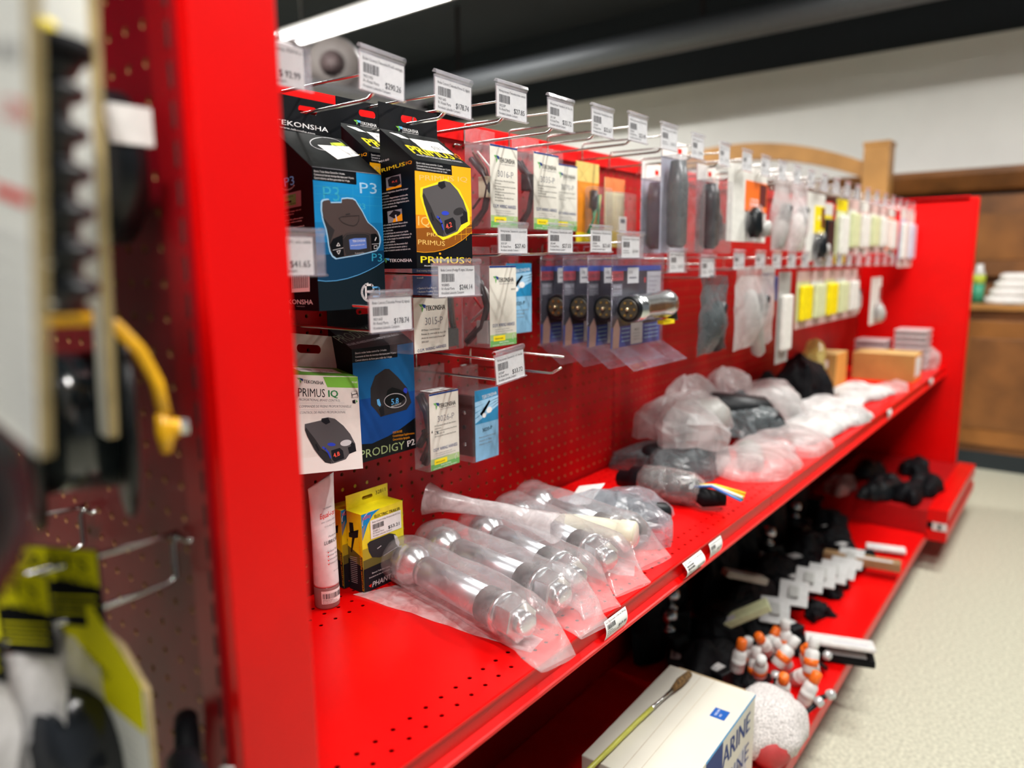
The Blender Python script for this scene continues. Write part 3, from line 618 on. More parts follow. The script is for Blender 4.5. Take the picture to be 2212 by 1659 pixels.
def prodigy_box():
    t = thing('brake_control_box', 'black and blue brake control box behind the white box', 'box', (.692, .834, -.292), rx=0)
    W, D, hf, hb, ht = .124, .052, .172, .20, .235
    b = B(); carton_shape(b, W, D, hf, hb, BLACKC, BLACKC)
    F = Face(b, (0, 0, 0), (1, 0, 0), (0, 0, 1), W, hf, ((700, 470), (1222, 470), (1218, 1385), (735, 1520)))
    F.poly([(705, 600), (1090, 590), (1092, 480), (1222, 475), (1220, 900), (720, 950)], mat('ink_prodigy1', (.01, .13, .35), .5, na=0, spec=.12), 0)
    F.poly([(720, 950), (1220, 900), (1219, 1130), (1100, 1220), (1000, 1280), (865, 1340), (730, 1345)], mat('ink_prodigy2', (.008, .07, .30), .5, na=0, spec=.12), 0)
    F.poly([(720, 490), (1090, 480), (1092, 585), (720, 600)], BLACKC, 1)
    para(F, ['Electric trailer brake control for 1-4 axles.', 'Commande de freins de remorque \u00e9lectriques pour 1-4 ponts.', 'Control el\u00e9ctrico de freno para trailer de 1-4 ejes.'], 730, 1082, 520, 34, 18, 'w', 0)
    F.poly([(900, 740), (985, 685), (1020, 690), (1090, 770), (1160, 870), (1190, 1000), (1150, 1060), (940, 1110), (900, 1050), (860, 1000), (860, 850)], 'b3', 2)
    F.poly([(975, 990), (1000, 880), (1040, 855), (1100, 880), (1150, 920), (1145, 960), (1060, 1030), (1000, 1040)], BLACKC, 3)
    F.arc(1060, 975, 88, 62, 0, 360, 4, 'gd', 3.5, 24); F.text('5.8', (1030, 1010), (1088, 1000), 50, 'lb', 4, bold=.03); F.text('PRODIGY', (1030, 1035), (1110, 1010), 14, 'w', 4)
    F.ell(1145, 895, 16, 26, 'bl', 3); F.poly([(910, 955), (930, 950), (945, 1005), (935, 1020), (915, 1000)], 'lb', 3); F.poly([(925, 1040), (965, 1010), (972, 1090), (945, 1110)], 'k', 3)
    para(F, ['ADDED FEATURES', 'Caract\u00e9ristiques Suppl\u00e9mentaires', 'Caracter\u00edsticas Agregadas'], 1035, 1205, 1260, 30, 18, 'or_', -22)
    F.text('PRODIGY', (765, 1472), (1125, 1390), 72, 'lg', 2); F.text('P2', (1150, 1375), (1205, 1355), 50, 'w', 2, bold=.04)
    a = Vector((0, D, hb-hf)).normalized(); T = Face(b, (0, 0, hf), (1, 0, 0), a, W, math.hypot(D, hb-hf), ((690, 340), (1220, 360), (1232, 465), (720, 470)))
    T.text('PRODIGY', (690, 432), (1040, 400), 44, mat('ink_dull_green', (.12, .18, .11), .4, na=0), 1); T.text('P2', (1075, 398), (1140, 395), 32, 'g', 1); T.text('NO-LEVEL, NO-HASSLE ADVANCED IN PROPORTIONAL BRAKING', (725, 450), (1190, 425), 11, 'gd', 1)
    G = Face(b, (0, D, 0), (0, -1, 0), (0, 0, 1), D, hf, ((0, 0), (52, 0), (52, 172), (0, 172))); G.text('TEKONSHA', (6, 160), (48, 160), 8, 'w', 1)
    b.build('carton', t)
    b = B(); hang_tab(b, W, D, hb, ht, BLACKC, .069, .222, .028, .01)
    b.build('hang_tab', t)
prodigy_box()

def white_box():
    t = thing('brake_control_box', 'white and green brake control box tipped forward beside the red post', 'box', (.562, .795, -.270), rx=-.20, ry=.15)
    W, D, hf, hb, ht = .110, .045, .132, .150, .197
    b = B(); carton_shape(b, W, D, hf, hb, WHITEC, mat('card_green', (.13, .42, .04), .45, na=.04))
    F = Face(b, (0, 0, 0), (1, 0, 0), (0, 0, 1), W, hf, ((360, 605), (950, 545), (858, 1385), (248, 1510)))
    F.poly([(628, 590), (950, 548), (935, 648), (652, 678)], 'gn', 0)
    F.text('90160', (885, 612), (935, 605), 17, 'w', 1)
    tek(F, 440, 668, 180, 30, 'k', 1, slope=-8)
    F.text('PRIMUS', (372, 795), (615, 772), 74, 'k', 1); F.text('IQ', (648, 765), (735, 755), 60, 'dg', 1, bold=.05)
    F.text('PROPORTIONAL BRAKE CONTROL', (367, 835), (748, 795), 21, 'g', 1, sh=.3); F.line([(372, 855), (785, 802)], 2, 'gd', 1)
    F.text('COMMANDE DE FREINS PROPORTIONNELLE', (362, 896), (845, 834), 21, 'g', 1, sh=.3); F.line([(365, 915), (800, 860)], 2, 'gd', 1)
    F.text('CONTROL DE FRENO PROPORCIONAL', (358, 952), (780, 893), 21, 'g', 1, sh=.3)
    F.poly([(295, 1360), (865, 1225), (858, 1385), (248, 1510)], mat('ink_warm_white', (.86, .82, .78), .4, na=0), .3)
    k = .92
    def M(x, y): X = (x-1690)*1.0+600; Y = (y-490)*.73; return (X, Y+1165-(x-1690)*.1)
    primus_art(F, '4.8', 'pk', M)
    F.line([(865, 720), (920, 700)], 5, 'k', 2); F.line([(865, 700), (867, 740)], 5, 'k', 2); F.line([(918, 682), (921, 722)], 5, 'k', 2); F.text('1-2 AXLES', (868, 692), (922, 680), 10, 'k', 2); F.text('PLUG & PLAY', (858, 752), (922, 738), 12, 'k', 2)
    F.poly([(862, 770), (890, 758), (888, 795), (860, 795)], 'k', 2); F.poly([(895, 758), (912, 770), (893, 788)], 'mg', 2)
    G = Face(b, (0, D, 0), (0, -1, 0), (0, 0, 1), D, hf, ((180, 500), (360, 605), (248, 1510), (90, 1450)))
    G.text('PRIMUS IQ', (212, 600), (195, 1150), 50, 'k', 1)
    a = Vector((0, D, hb-hf)).normalized(); T = Face(b, (0, 0, hf), (1, 0, 0), a, W, math.hypot(D, hb-hf), ((190, 490), (690, 440), (950, 545), (360, 605)))
    T.poly([(320, 495), (660, 465), (775, 515), (420, 545)], PAPER, 2); T.text('$178.74', (575, 522), (690, 508), 16, 'k', 3)
    for k in range(14): T.poly([(385+k*9, 524), (389+k*9, 524), (370+k*9, 500), (366+k*9, 500)], 'g', 3)
    b.build('carton', t)
    b = B(); hang_tab(b, W, D, hb, ht, mat('card_unprinted', (.60, .55, .48), .6), .062, .176, .042, .013)
    b.build('hang_tab', t)
white_box()

# ------------------------------------------------------------------ wiring-harness packs
def wires(b, W, D, h, seed, cols):
    rnd = random.Random(seed)
    for k, (c, n) in enumerate(cols):
        for q in range(n):
            y = D*(.25+.6*rnd.random()); x = W*(.1+.3*rnd.random()); r = .0016+.0006*rnd.random()
            pts = []
            for i in range(13):
                s_ = i/12; a = math.pi*(.1+.9*s_)*2
                pts.append((x+W*.55*(.5-.5*math.cos(a)) , y+D*.12*math.sin(a*1.5+q), h*(.5+.42*math.sin(a+rnd.random()*.1))))
            b.tube(pts, r, c, 6)
def side_loop(b, D, h, c, x, r, k=1., z0=.06, z1=.95):
    b.tube([(x, D*.95, h*z0), (x, D*(.5-.15*k), h*(z0+.2)), (x, D*(.35-.2*k), h*.5), (x, D*(.5-.15*k), h*(z1-.2)), (x, D*.9, h*z1)], r, c, 6)
def harness(loc, label, code, W=.077, D=.048, hh=.137, front='cream', back=(), seed=1, blurb=None, tabh=.032, vend=True, tail='O.E.M. WIRING HARNESS', rz=0, sk=0):
    t = thing('wiring_harness_pack', label, 'pack', loc, rz=rz, group='wiring harness packs')
    b = B(); b.box((0, .0006, 0), (W, D, hh), BLIST); b.box((-.001, D, 0), (W+.001, D+.0006, hh+tabh), BLIST); b.build('blister', t, .003)
    b = B(); C = CREAM
    if front == 'cream':
        b.box((.004, -.0006, .001), (W, 0, hh-.001), C); b.box((W-.0006, 0, .001), (W, D*.6, hh-.001), C)
        F = Face(b, (.004, -.0006, .001), (1, 0, 0), (0, 0, 1), W-.004, hh-.002, ((0, 0), (100, 0), (100, 180), (0, 180)))
        F.rect(0, 0, 100, 4, 'nv', 0)
        tek(F, 32, 36, 58, 10, 'k', 1); F.text('DRIVING TRAILER BRAKE CONTROL', (36, 41), (90, 41), 2.6, 'g', 1)
        if code: F.text(code, (26, 68), (84, 68), 14, 'g', 1, bold=.0) if not vend == 'small' else F.text(code, (80, 55), (97, 55), 4, 'k', 1)
        if blurb: para(F, blurb, 15, 92, 78, 6.2, 3.2, 'k')
        F.text(tail, (9, 136), (93, 136), 7.5, 'nv', 1)
        para(F, ['Your vehicle may not be listed.', 'Visit tekonsha.com for more up to date', 'fitment and applications.'], 18, 86, 143, 5, 2.6, 'g')
        if vend:
            F.rect(0, 153, 100, 166, 'lg', 0); F.rect(0, 166, 100, 180, 'mg', 0); F.rect(12, 156, 56, 168, 'ye', 1); F.text('VEHICLE END', (17, 164.5), (48, 164.5), 3.6, 'k', 2); F.text('BRAKE CONTROL', (34, 173.5), (70, 173.5), 3.4, 'w', 1); F.text('C\u00d4T\u00c9 FREIN - CONTROL DE FRENO', (8, 178.5), (90, 178.5), 2.6, 'w', 1)
            F.line([(86, 168), (84, 160), (90, 155), (92, 162)], 1.5, 'gd', 1)
    elif front == 'navy':
        b.box((.004, -.0006, .001), (W, 0, hh-.001), C)
        F = Face(b, (.004, -.0006, .001), (1, 0, 0), (0, 0, 1), W-.004, hh-.002, ((0, 0), (100, 0), (100, 180), (0, 180)))
        F.rect(0, 0, 100, 68, mat('ink_slate_blue', (.06, .09, .22), .5, na=0, spec=.12), 0)
        para(F, ['Dual mating adapters are', 'pre-wired and ready to', 'install', '', '', '\u2022 Quick & Easy Plug-In', '\u2022 Reduces Possible Wiring Errors', '\u2022 Positive Locking Connectors'], 12, 92, 16, 7, 3.6, 'w')
        tek(F, 34, 95, 58, 10, 'k', 1); F.text(code, (32, 124), (84, 124), 15, 'g', 1)
        para(F, ['GM Brake Control Harness', 'Faisceau de commande de frein GM', 'Arn\u00e9s de control para frenos GM', '2003-2007'], 20, 92, 136, 8, 3.6, 'k'); F.text('O.E.M. WIRING HARNESS', (8, 178), (93, 174), 6, 'nv', 1)
    else:
        b.box((.004, -.0006, .001), (W, 0, hh-.001), mat('card_sky_blue', (.24, .50, .74), .4))
        F = Face(b, (.004, -.0006, .001), (1, 0, 0), (0, 0, 1), W-.004, hh-.002, ((0, 0), (100, 0), (100, 180), (0, 180)))
        F.rect(0, 0, 100, 85, mat('ink_teal_photo', (.02, .24, .48), .35, na=0), 0)
        for k in range(6): F.poly([(0, 70-k*14), (100, 10-k*6+30), (100, 18-k*6+30), (0, 82-k*14)] if k < 4 else [(20, 60), (60, 30), (66, 34), (30, 68)], 'sk', 1)
        F.ell(60, 55, 12, 8, 'w', 2); F.ell(38, 66, 8, 6, 'w', 2); F.text('TEKONSHA', (30, 24), (94, 20), 9, 'w', 2); F.text(code, (30, 108), (72, 106), 9, 'k', 2)
        para(F, ['Brake control wiring adapter', 'Adaptateur de c\u00e2blage', 'Adaptador de cableado'], 15, 88, 122, 9, 4, 'g')
    b.build('front_card', t)
    return t, b
def filler(t, D, h, W, spec):
    """coiled harness seen through the clear side"""
    for i, (c, r, k, z0, z1) in enumerate(spec):
        b = B(); side_loop(b, D, h, c, .008+.006*i, r, k, z0, z1); b.build('wire', t)
WHT = mat('wire_white', (.8, .8, .76), .4); WR = mat('wire_red', (.7, .03, .03), .4); WB = mat('wire_brown', (.12, .04, .02), .4); WK = mat('wire_black', (.015, .015, .018), .35); WG = mat('wire_green', (.01, .20, .07), .4); WBL = mat('wire_blue', (.05, .2, .6), .4); WY = mat('wire_yellow', (.85, .70, .02), .4)
NATC = mat('natural_connector', (.72, .70, .50), .4); GRC = mat('grey_connector', (.38, .38, .36), .4)
BL16 = ['2014 Chevy Silverado 1500 & GMC Sierra 1500 Brake', 'Control Harness', '2014 Faisceau de commande de frein, Chevy Silverado', '1500 & GMC Sierra 1500', '2014 Arn\u00e9s de control para frenos Chevy Silverado', '1500 & GMC Sierra 1500', '2015 Chevy Silverado 1500 to 3500 & GMC Sierra', 'Brake Control Harness']
t, b = harness((.967, .80, .060), 'white 3016-P wiring harness pack beside the orange box', '3016-P', W=.078, D=.050, seed=1, blurb=BL16)
filler(t, .05, .137, .078, [(WK, .005, 1, .02, .85), (WB, .0022, .75, .25, .93), (WK, .004, .3, .05, .9), (WHT, .0018, .9, .35, .95)])
B().box((.004, .006, .05), (.02, .026, .085), NATC).build('connector', t, .001)
t, b = harness((1.089, .80, .061), 'white 3035-P wiring harness pack right of the 3016-P pack', '3035-P', W=.082, D=.045, hh=.137, seed=2, blurb=BL16[:5])
filler(t, .045, .137, .078, [(WK, .004, 1, .02, .9), (WK, .0045, .5, .05, .85), (WK, .0045, .1, .05, .9), (WR, .002, .3, .5, .8)])
B().box((.006, .015, .07), (.03, .03, .10), BLK).build('connector', t, .001)
t, b = harness((1.215, .84, .064), 'white 3070-P wiring harness pack, third from the orange box in the top row', '3070-P', W=.082, D=.035, hh=.13, seed=3, blurb=BL16[:4])
filler(t, .035, .13, .078, [(WK, .004, 1, .02, .9)])
t, b = harness((.766, .785, -.132), '3015-P wiring harness pack with slate blue header below the $244.14 tag', '3015-P', W=.078, D=.07, hh=.135, front='navy', seed=4)
t, b = harness((.860, .815, -.138), 'clear wiring harness pack with white and red wires right of the 3015-P pack', '3025-P', W=.055, D=.05, hh=.135, front='cream', seed=5)
for o in list(t.children): 
    if o.name.startswith('front_card'): bpy.data.objects.remove(o)
for i, (c, x) in enumerate([(WK, .012), (WR, .016), (WHT, .024), (WK, .034), (WB, .040)]):
    B().tube([(x, .012, .130), (x-.004, .008, .08), (x+.004, .012, .045), (x+.012, .016, .03)], .0022 if i in (1, 2) else .0035, c, 6).build('wire', t)
B().box((.014, .006, .004), (.050, .03, .034), mat('smoky_connector', (.05, .045, .04), .3)).build('connector', t, .002)
t, b = harness((.943, .785, -.139), 'white wiring harness pack with grey plug, centre of the second row', '3034-P', W=.076, D=.058, hh=.137, seed=6, vend='small', blurb=None)
filler(t, .058, .137, .078, [(WK, .006, 1, .05, .95), (WK, .0045, .5, .1, .98), (WHT, .0024, 1.1, .3, .9), (WR, .002, .2, .3, .6)])
B().box((.004, .004, .006), (.028, .03, .045), GRC).build('connector', t, .0015)
t, b = harness((1.045, .83, -.128), 'sky blue adapter pack behind the white pack in the second row', '3020-P', W=.080, D=.03, hh=.13, front='blue', seed=7)
t, b = harness((.814, .805, -.328), 'white 3026-P wiring harness pack hanging lowest beside the blue box', '3026-P', W=.072, D=.03, hh=.127, seed=8, vend=True, blurb=BL16[:5], tabh=.04)
filler(t, .03, .127, .078, [(BLK, .006, 1, .3, .95), (WK, .005, .5, .1, .98), (BLK, .007, .9, .05, .5)])
b = B(); sticker(b, (.012, .002, .1275), (1, 0, 0), (0, 1, 0), .048, .026, ('Wiring harness', '3026P', '$33.72')); b.build('price_sticker', t)
t, b = harness((.918, .80, -.335), 'sky blue adapter pack at the right end of the third row', '3020-P', W=.066, D=.045, hh=.125, front='blue', seed=9, tabh=.035)
b = B(); b.box((.002, .004, .01), (.010, .04, .115), mat('maroon_bracket', (.10, .02, .02), .35, .3))
for z in (.03, .06, .085): b.lathe([(0, .004), (.001, .004)], STEEL if z != .06 else BLK, O=(.0018, .022, z), D=(-1, 0, 0), n=12)
b.build('bracket', t)
# orange pack with green wires and its yellow neighbour
t = thing('wiring_kit_pack', 'orange pack with coiled green and yellow wires in the top row', 'pack', (1.325, .86, .045))
b = B(); b.box((0, 0, 0), (.09, .002, .125), mat('card_orange', (.80, .26, .01), .45)); b.box((0, 0, .125), (.09, .002, .165), mat('card_yellow_header', (.75, .55, .15), .45)); b.box((0, -.0004, 0), (.09, 0, .02), I['ye']); b.build('backing_card', t)
B().box((.03, -.03, .005), (.10, -.001, .115), BLIST).build('blister', t, .004)
b = B(); b.tube([(.045, -.015, .105), (.04, -.018, .085), (.042, -.015, .07)], .009, BLK, 8); b.build('plug', t)
for k, c in enumerate((WG, WG, WG, WK, WY, WG)):
    B().tube([(.045+.002*k, -.012-.002*(k % 3), .075), (.040, -.02, .05), (.022+.003*k, -.015, .018+.002*k), (.05, -.014-.002*k, .015+.003*k), (.065, -.015, .06), (.062+.003*k, -.012, .10)], .0028, c, 6).build('wire', t)
t = thing('wiring_kit_pack', 'clear pack with yellow card and small white price sticker in the top row', 'pack', (1.425, .85, .035))
b = B(); b.box((0, 0, 0), (.085, .002, .15), mat('card_pale_yellow', (.74, .70, .42), .45)); b.box((0, -.0005, 0), (.085, 0, .035), mat('card_gold', (.75, .60, .05), .45)); b.box((.0, -.0005, .12), (.085, 0, .15), mat('card_coral', (.80, .22, .06), .45)); b.build('backing_card', t)
B().box((.0, -.03, .005), (.09, -.001, .118), BLIST).build('blister', t, .004)
b = B(); b.box((.008, -.0315, .03), (.04, -.0305, .065), PAPER); F = Face(b, (.008, -.0315, .03), (1, 0, 0), (0, 0, 1), .032, .035, ((0, 0), (100, 0), (100, 100), (0, 100))); F.rect(15, 15, 80, 40, 'g', 0); b.build('price_sticker', t)

# ------------------------------------------------------------------ connector clamshells
def conn(y, label, front=False, x=1.2, z=-.19):
    t = thing('connector_clamshell', label, 'clamshell', (x, y, z), group='connector clamshells on one hook')
    W, h = .20, .155
    b = B(); b.box((0, -.0, .03), (W, .001, h+.03), BLACKC)
    F = Face(b, (0, 0, .03), (1, 0, 0), (0, 0, 1), W, h, ((0, 0), (100, 0), (100, 78), (0, 78)))
    F.rect(0, 0, 100, 5, mat('ink_royal', (.02, .07, .40), .5, na=0, spec=.12), 0); F.rect(0, 5, 22, 14, mat('ink_hopkins_red', (.55, .02, .02), .4, na=0), 1); F.text('CONNECTOR', (3, 11), (20, 11), 3.5, 'k', 2)
    F.rect(2, 17, 20, 28, 'g', 0); F.text('7 RV BLADE', (3, 21), (18, 21), 2.6, 'w', 1); para(F, ['Vehicle to trailer', 'wiring connector', 'Heavy duty'], 3, 19, 24, 2.2, 1.4, 'gd')
    F.rect(70, 6, 100, 30, 'gd', 0); para(F, ['Connecteur', 'Conector', '7 voies', '7 v\u00edas'], 73, 97, 12, 4.5, 2, 'g'); F.rect(64, 12, 67, 17, 'r', 1)
    F.rect(30, 2, 52, 17, PAPER, 1); F.text('20040', (32, 8), (40, 8), 3, 'g', 2); F.rect(33, 11, 48, 12.5, 'g', 2)
    F.rect(0, 58, 100, 78, mat('ink_royal', (.02, .07, .40), .5, na=0, spec=.12), 0); F.rect(38, 56, 62, 77, 'w', 1); F.text('SPECS', (45, 64), (55, 64), 2.4, 'k', 2)
    for k in range(3): F.rect(43, 66+k*3, 57, 67+k*3, 'gd', 2)
    for k in range(4): F.rect(66, 60+k*4, 96, 61+k*4, 'sk', 1); F.rect(20, 60+k*4, 36, 61+k*4, 'sk', 1)
    F.poly([(4, 58), (12, 50), (17, 60), (15, 78), (3, 78)], mat('ink_skin', (.6, .35, .25), .5, na=0), 1)
    b.build('printed_card', t)
    b = B()
    b.box((-.004, -.052 if 0 else -.003, .026), (W+.004, -.0012, h+.05), CLAM)
    b.add([(-.004, -.003, .03), (W+.004, -.003, .03), (W+.016, -.055, -.006), (-.010, -.055, -.006), (-.004, .004, .03), (W+.004, .004, .03)], [(0, 3, 2, 1), (3, 4, 0), (2, 1, 5), (3, 2, 5, 4)], CLAM)
    b.tube([(-.004, -.003, h+.05), (-.004, -.003, .03), (-.010, -.055, -.006), (W+.016, -.055, -.006), (W+.004, -.003, .03), (W+.004, -.003, h+.05), (-.004, -.003, h+.05)], .0012, CLAM, 6)
    b.tube([(.07, -.003, h+.05), (.07, -.003, h+.068), (.13, -.003, h+.068), (.13, -.003, h+.05)], .0012, CLAM, 6)
    b.build('clamshell', t)
    # 7-way socket: black face, seen from the end, clear/silver sleeve
    sx, sz = .012, .105
    b = B(); b.lathe([(0, .020), (0, .0235), (.006, .0245), (.012, .0245)], BLK, O=(sx, -.03, sz), D=(1, 0, 0), n=28); b.lathe([(-.0015, .016), (-.0015, .019), (.0, .019)], mat('socket_ring', (.05, .045, .03), .4), O=(sx, -.03, sz), D=(1, 0, 0), n=28)
    for k in range(6):
        a = k*math.pi/3; b.box((sx-.003, -.03+.013*math.cos(a)-.002, sz+.013*math.sin(a)-.002), (sx-.0005, -.03+.013*math.cos(a)+.002, sz+.013*math.sin(a)+.002), mat('brass', (.45, .30, .08), .35, .8))
    b.build('socket_face', t)
    B().lathe([(0, .0035), (-.006, .0035), (-.009, .002)], mat('brass_pin', (.75, .6, .35), .3, .8), O=(sx, -.03, sz), D=(1, 0, 0), n=12).build('centre_pin', t)
    b = B()
    if front:
        b.lathe([(.012, .025), (.04, .026), (.042, .024), (.075, .026), (.078, .024), (.12, .027), (.135, .026), (.14, .022)], STEEL, O=(sx, -.03, sz), D=(1, -.1, .04), n=24)
    else: b.lathe([(.012, .0235), (.05, .022), (.09, .018)], BLK, O=(sx, -.03, sz), D=(1, 0, 0), n=20)
    b.build('connector_body', t)
    if front:
        B().tube([(.15, -.03, .10), (.17, -.032, .128), (.185, -.034, .10), (.18, -.04, .075)], .010, BLK, 8).build('lid', t)
        B().box((.12, -.05, .070), (.165, -.035, .078), I['ye']).build('yellow_clip', t)
    return t
conn(.70, 'front-most connector clamshell with silver sleeve sticking out', True)
conn(.752, 'second connector clamshell counted from the front of the hook')
conn(.808, 'third connector clamshell counted from the front of the hook')
conn(.862, 'rear-most connector clamshell, closest to the pegboard')

# ------------------------------------------------------------------ on the near shelf
SZ = -.5
def lube_tube():
    t = thing('lubricant_tube', 'white squeeze tube with red script standing beside the red post', 'tube', (.642, .855, SZ), rz=.12)
    W = .036; b = B(); n = 28; rows = []; Hh = .158
    for j, f in enumerate([0, .02, .1, .25, .5, .75, .9, .98, 1]):
        z = .034+Hh*f; k = f**1.3; rx = .0185*(1-k)+.026*k; ry = .0185*(1-k)+.0012*k
        rows.append([(rx*math.cos(2*math.pi*i/n), ry*math.sin(2*math.pi*i/n), z+(.006*math.cos(2*math.pi*i/n)*k)) for i in range(n)])
    vs = sum(rows, []); fs = [(j*n+i, j*n+(i+1) % n, (j+1)*n+(i+1) % n, (j+1)*n+i) for j in range(len(rows)-1) for i in range(n)]+[tuple(range(n))[::-1], tuple((len(rows)-1)*n+i for i in range(n))]
    b.add(vs, fs, mat('tube_white', (.80, .77, .76), .3), True); b.build('tube_body', t)
    # print wraps the front: small flat strips following the curve
    def band(name, items):
        b = B()
        for (tx, x0, x1, z, h, c, sh) in items:
            v, f = glyphs(tx, sh); a0 = min(a for a, q in v); a1 = max(a for a, q in v); P = []
            for a, q in v:
                u = x0+(a-a0)/(a1-a0)*(x1-x0); zz = z+q/.69*h; k = max(0, (zz-.034)/Hh)**1.3; rx = .0185*(1-k)+.026*k; ry = .0185*(1-k)+.0012*k
                th = u/.0185*1.0 if k < .5 else u/rx; th = max(-1.5, min(1.5, th)); P.append(((rx+.0004)*math.sin(th), -(ry+.0004)*math.cos(th), zz))
            b.add(P, f, I[c])
        b.build(name, t)
    band('print', [('THE ORIGINAL', -.006, .013, .150, .0022, 'g', 0), ('Equal-i-zer', -.013, .022, .138, .0075, 'r', .2), ('SWAY CONTROL HITCH', -.012, .018, .131, .0020, 'g', 0), ('2\u00bd in Sway Control', -.006, .016, .124, .0020, 'g', .2), ('Performance', -.002, .020, .108, .003, 'g', .2), ('LUBRICANT', -.010, .022, .099, .005, 'k', .2),
                   ('\u2022 Reduces Noise', -.009, .014, .087, .0028, 'g', .2), ('\u2022 Reduces Wear', -.009, .013, .081, .0028, 'g', .2), ('\u2022 Corrosion Resistant', -.009, .018, .075, .0028, 'g', .2), ('\u2022 Extends Life', -.009, .012, .069, .0028, 'g', .2), ('NET WT 4 OZ', -.001, .012, .056, .002, 'g', 0)])
    b = B()
    for z in (.088, .082, .076, .070):
        b.ells = None; th = -.0092/.0185; cx, cy = .0192*math.sin(th), -.0192*math.cos(th); b.box((cx-.0008, cy-.0002, z-.0007), (cx+.0008, cy+.0004, z+.0007), I['r'])
    b.build('bullet_mark', t)
    b = B(); b.lathe([(0, .0175), (.003, .0185), (.032, .0185), (.034, .0175)], mat('cap_mauve', (.30, .16, .15), .25), n=28); b.build('cap', t)
    b = B(); n = 14; vs = []
    for i in range(n+1):
        th = -1.2+2.4*i/n; vs += [(.0188*math.sin(th), -.0188*math.cos(th), .009), (.0188*math.sin(th), -.0188*math.cos(th), .029)]
    b.add(vs, [(2*i, 2*i+2, 2*i+3, 2*i+1) for i in range(n)], PAPER, True)
    rnd = random.Random(4); u = -1.1
    while u < .6:
        q = rnd.choice((.03, .05, .07)); b.add([(.0190*math.sin(a), -.0190*math.cos(a), z) for a, z in ((u, .017), (u+q, .017), (u+q, .025), (u, .025))], [(0, 1, 2, 3)], I['k']); u += q+.05
    for tx, a0, a1, z, h in (('$12.44', .5, 1.1, .0165, .003), ('90504050', -1.1, -.3, .0145, .0015), ('R1-Retail Parts', -1.1, .1, .0125, .0014), ('Kroubetz Lakeside Campers', -1.1, .9, .0102, .0014)):
        v, f = glyphs(tx); p0 = min(a for a, q in v); p1 = max(a for a, q in v)
        b.add([(.0191*math.sin(a0+(a-p0)/(p1-p0)*(a1-a0)), -.0191*math.cos(a0+(a-p0)/(p1-p0)*(a1-a0)), z+q/.69*h) for a, q in v], f, I['k'])
    b.build('price_sticker', t)
lube_tube()

def yellow_box(loc, label, full=True):
    t = thing('brake_control_box', label, 'box', loc, group='yellow brake control boxes')
    W, D, h, ht = .086, .034, .127, .15
    YM = mat('card_yellow', (.86, .74, .01), .4)
    b = B(); b.box((0, 0, 0), (W, D, h), YM)
    F = Face(b, (0, 0, 0), (1, 0, 0), (0, 0, 1), W, h, ((475, 490), (805, 360), (830, 960), (490, 1115)))
    K = mat('ink_fade1', (.42, .36, .02), .4, na=0); K2 = mat('ink_fade2', (.12, .11, .02), .4, na=0)
    F.poly([(482, 760), (815, 630), (818, 700), (484, 850)], K, 0); F.poly([(484, 850), (818, 700), (820, 770), (486, 920)], K2, 0); F.poly([(486, 920), (820, 770), (830, 960), (490, 1115)], 'k', 0)
    F.poly([(476, 492), (625, 432), (570, 480), (525, 560), (482, 690)], 'cy', .5); F.poly([(478, 600), (510, 560), (482, 690)], 'g', .8); F.arc(700, 560, 215, 150, 175, 235, 5, 'w', 1)
    F.text('Valley', (487, 535), (555, 495), 28, 'r', 2, sh=.3)
    F.text('ELECTRIC TRAILER', (580, 508), (785, 432), 22, 'k', 1, bold=.03); F.text('BRAKE CONTROL', (598, 530), (785, 460), 22, 'k', 1, bold=.03)
    F.poly([(520, 710), (540, 690), (700, 620), (745, 625), (780, 680), (778, 720), (760, 740), (620, 815), (555, 815), (530, 770)], 'b3', 1.5); F.poly([(735, 630), (760, 640), (782, 690), (775, 730), (750, 700)], 'gd', 2); F.line([(600, 745), (630, 722)], 5, 'gd', 2); F.line([(650, 800), (765, 725)], 3, 'gd', 2)
    F.text('Electronic Trailer Brake Control', (555, 950), (700, 890), 12, 'w', 1); F.text('Commande de frein de remorque', (530, 990), (700, 915), 10, 'w', 1)
    F.text('PHANTOM', (555, 1060), (790, 950), 42, 'w', 1, sh=.25); F.poly([(525, 1050), (552, 1030), (545, 1062)], 'r', 1)
    G = Face(b, (0, D, 0), (0, -1, 0), (0, 0, 1), D, h, ((365, 450), (475, 490), (490, 1115), (375, 1080)))
    G.poly([(368, 720), (480, 820), (490, 1115), (375, 1080)], K2, 0); G.poly([(370, 820), (484, 900), (490, 1115), (375, 1080)], 'k', .5)
    G.poly([(380, 620), (455, 600), (450, 660), (425, 665), (400, 780), (392, 770), (405, 660), (380, 655)], 'k', 1); G.poly([(385, 540), (415, 545), (420, 620), (388, 620)], 'k', 1)
    G.text('ELECTRONIC BRAKE CONTROL', (478, 1090), (455, 690), 14, 'or_', 2)
    for k in range(14): G.line([(385+k*.5, 810+k*16), (440, 822+k*16)], 2, 'gd', 2)
    if full:
        sticker(b, (.017, -.0003, .083), Vector((1, 0, 0)), (0, 0, 1), .064, .030, ('Brake Control (Valley Phantom elec f/1-2 ax', '32811', '$53.21'))
    b.build('carton', t)
    b = B(); hang_tab(b, W, D, h, ht, YM, .043, .138, .022, .006)
    Q = Face(b, (0, D, h), (1, 0, 0), (0, 0, 1), W, ht-h, ((0, 0), (100, 0), (100, 27), (0, 27))); Q.text('32811', (70, 15), (94, 14), 7, 'k', 1)
    b.build('hang_tab', t)
yellow_box((.699, .838, SZ), 'yellow and black brake control box with the $53.21 sticker on the shelf')
yellow_box((.690, .8745, SZ+.002), 'yellow brake control box standing behind the one with the $53.21 sticker')

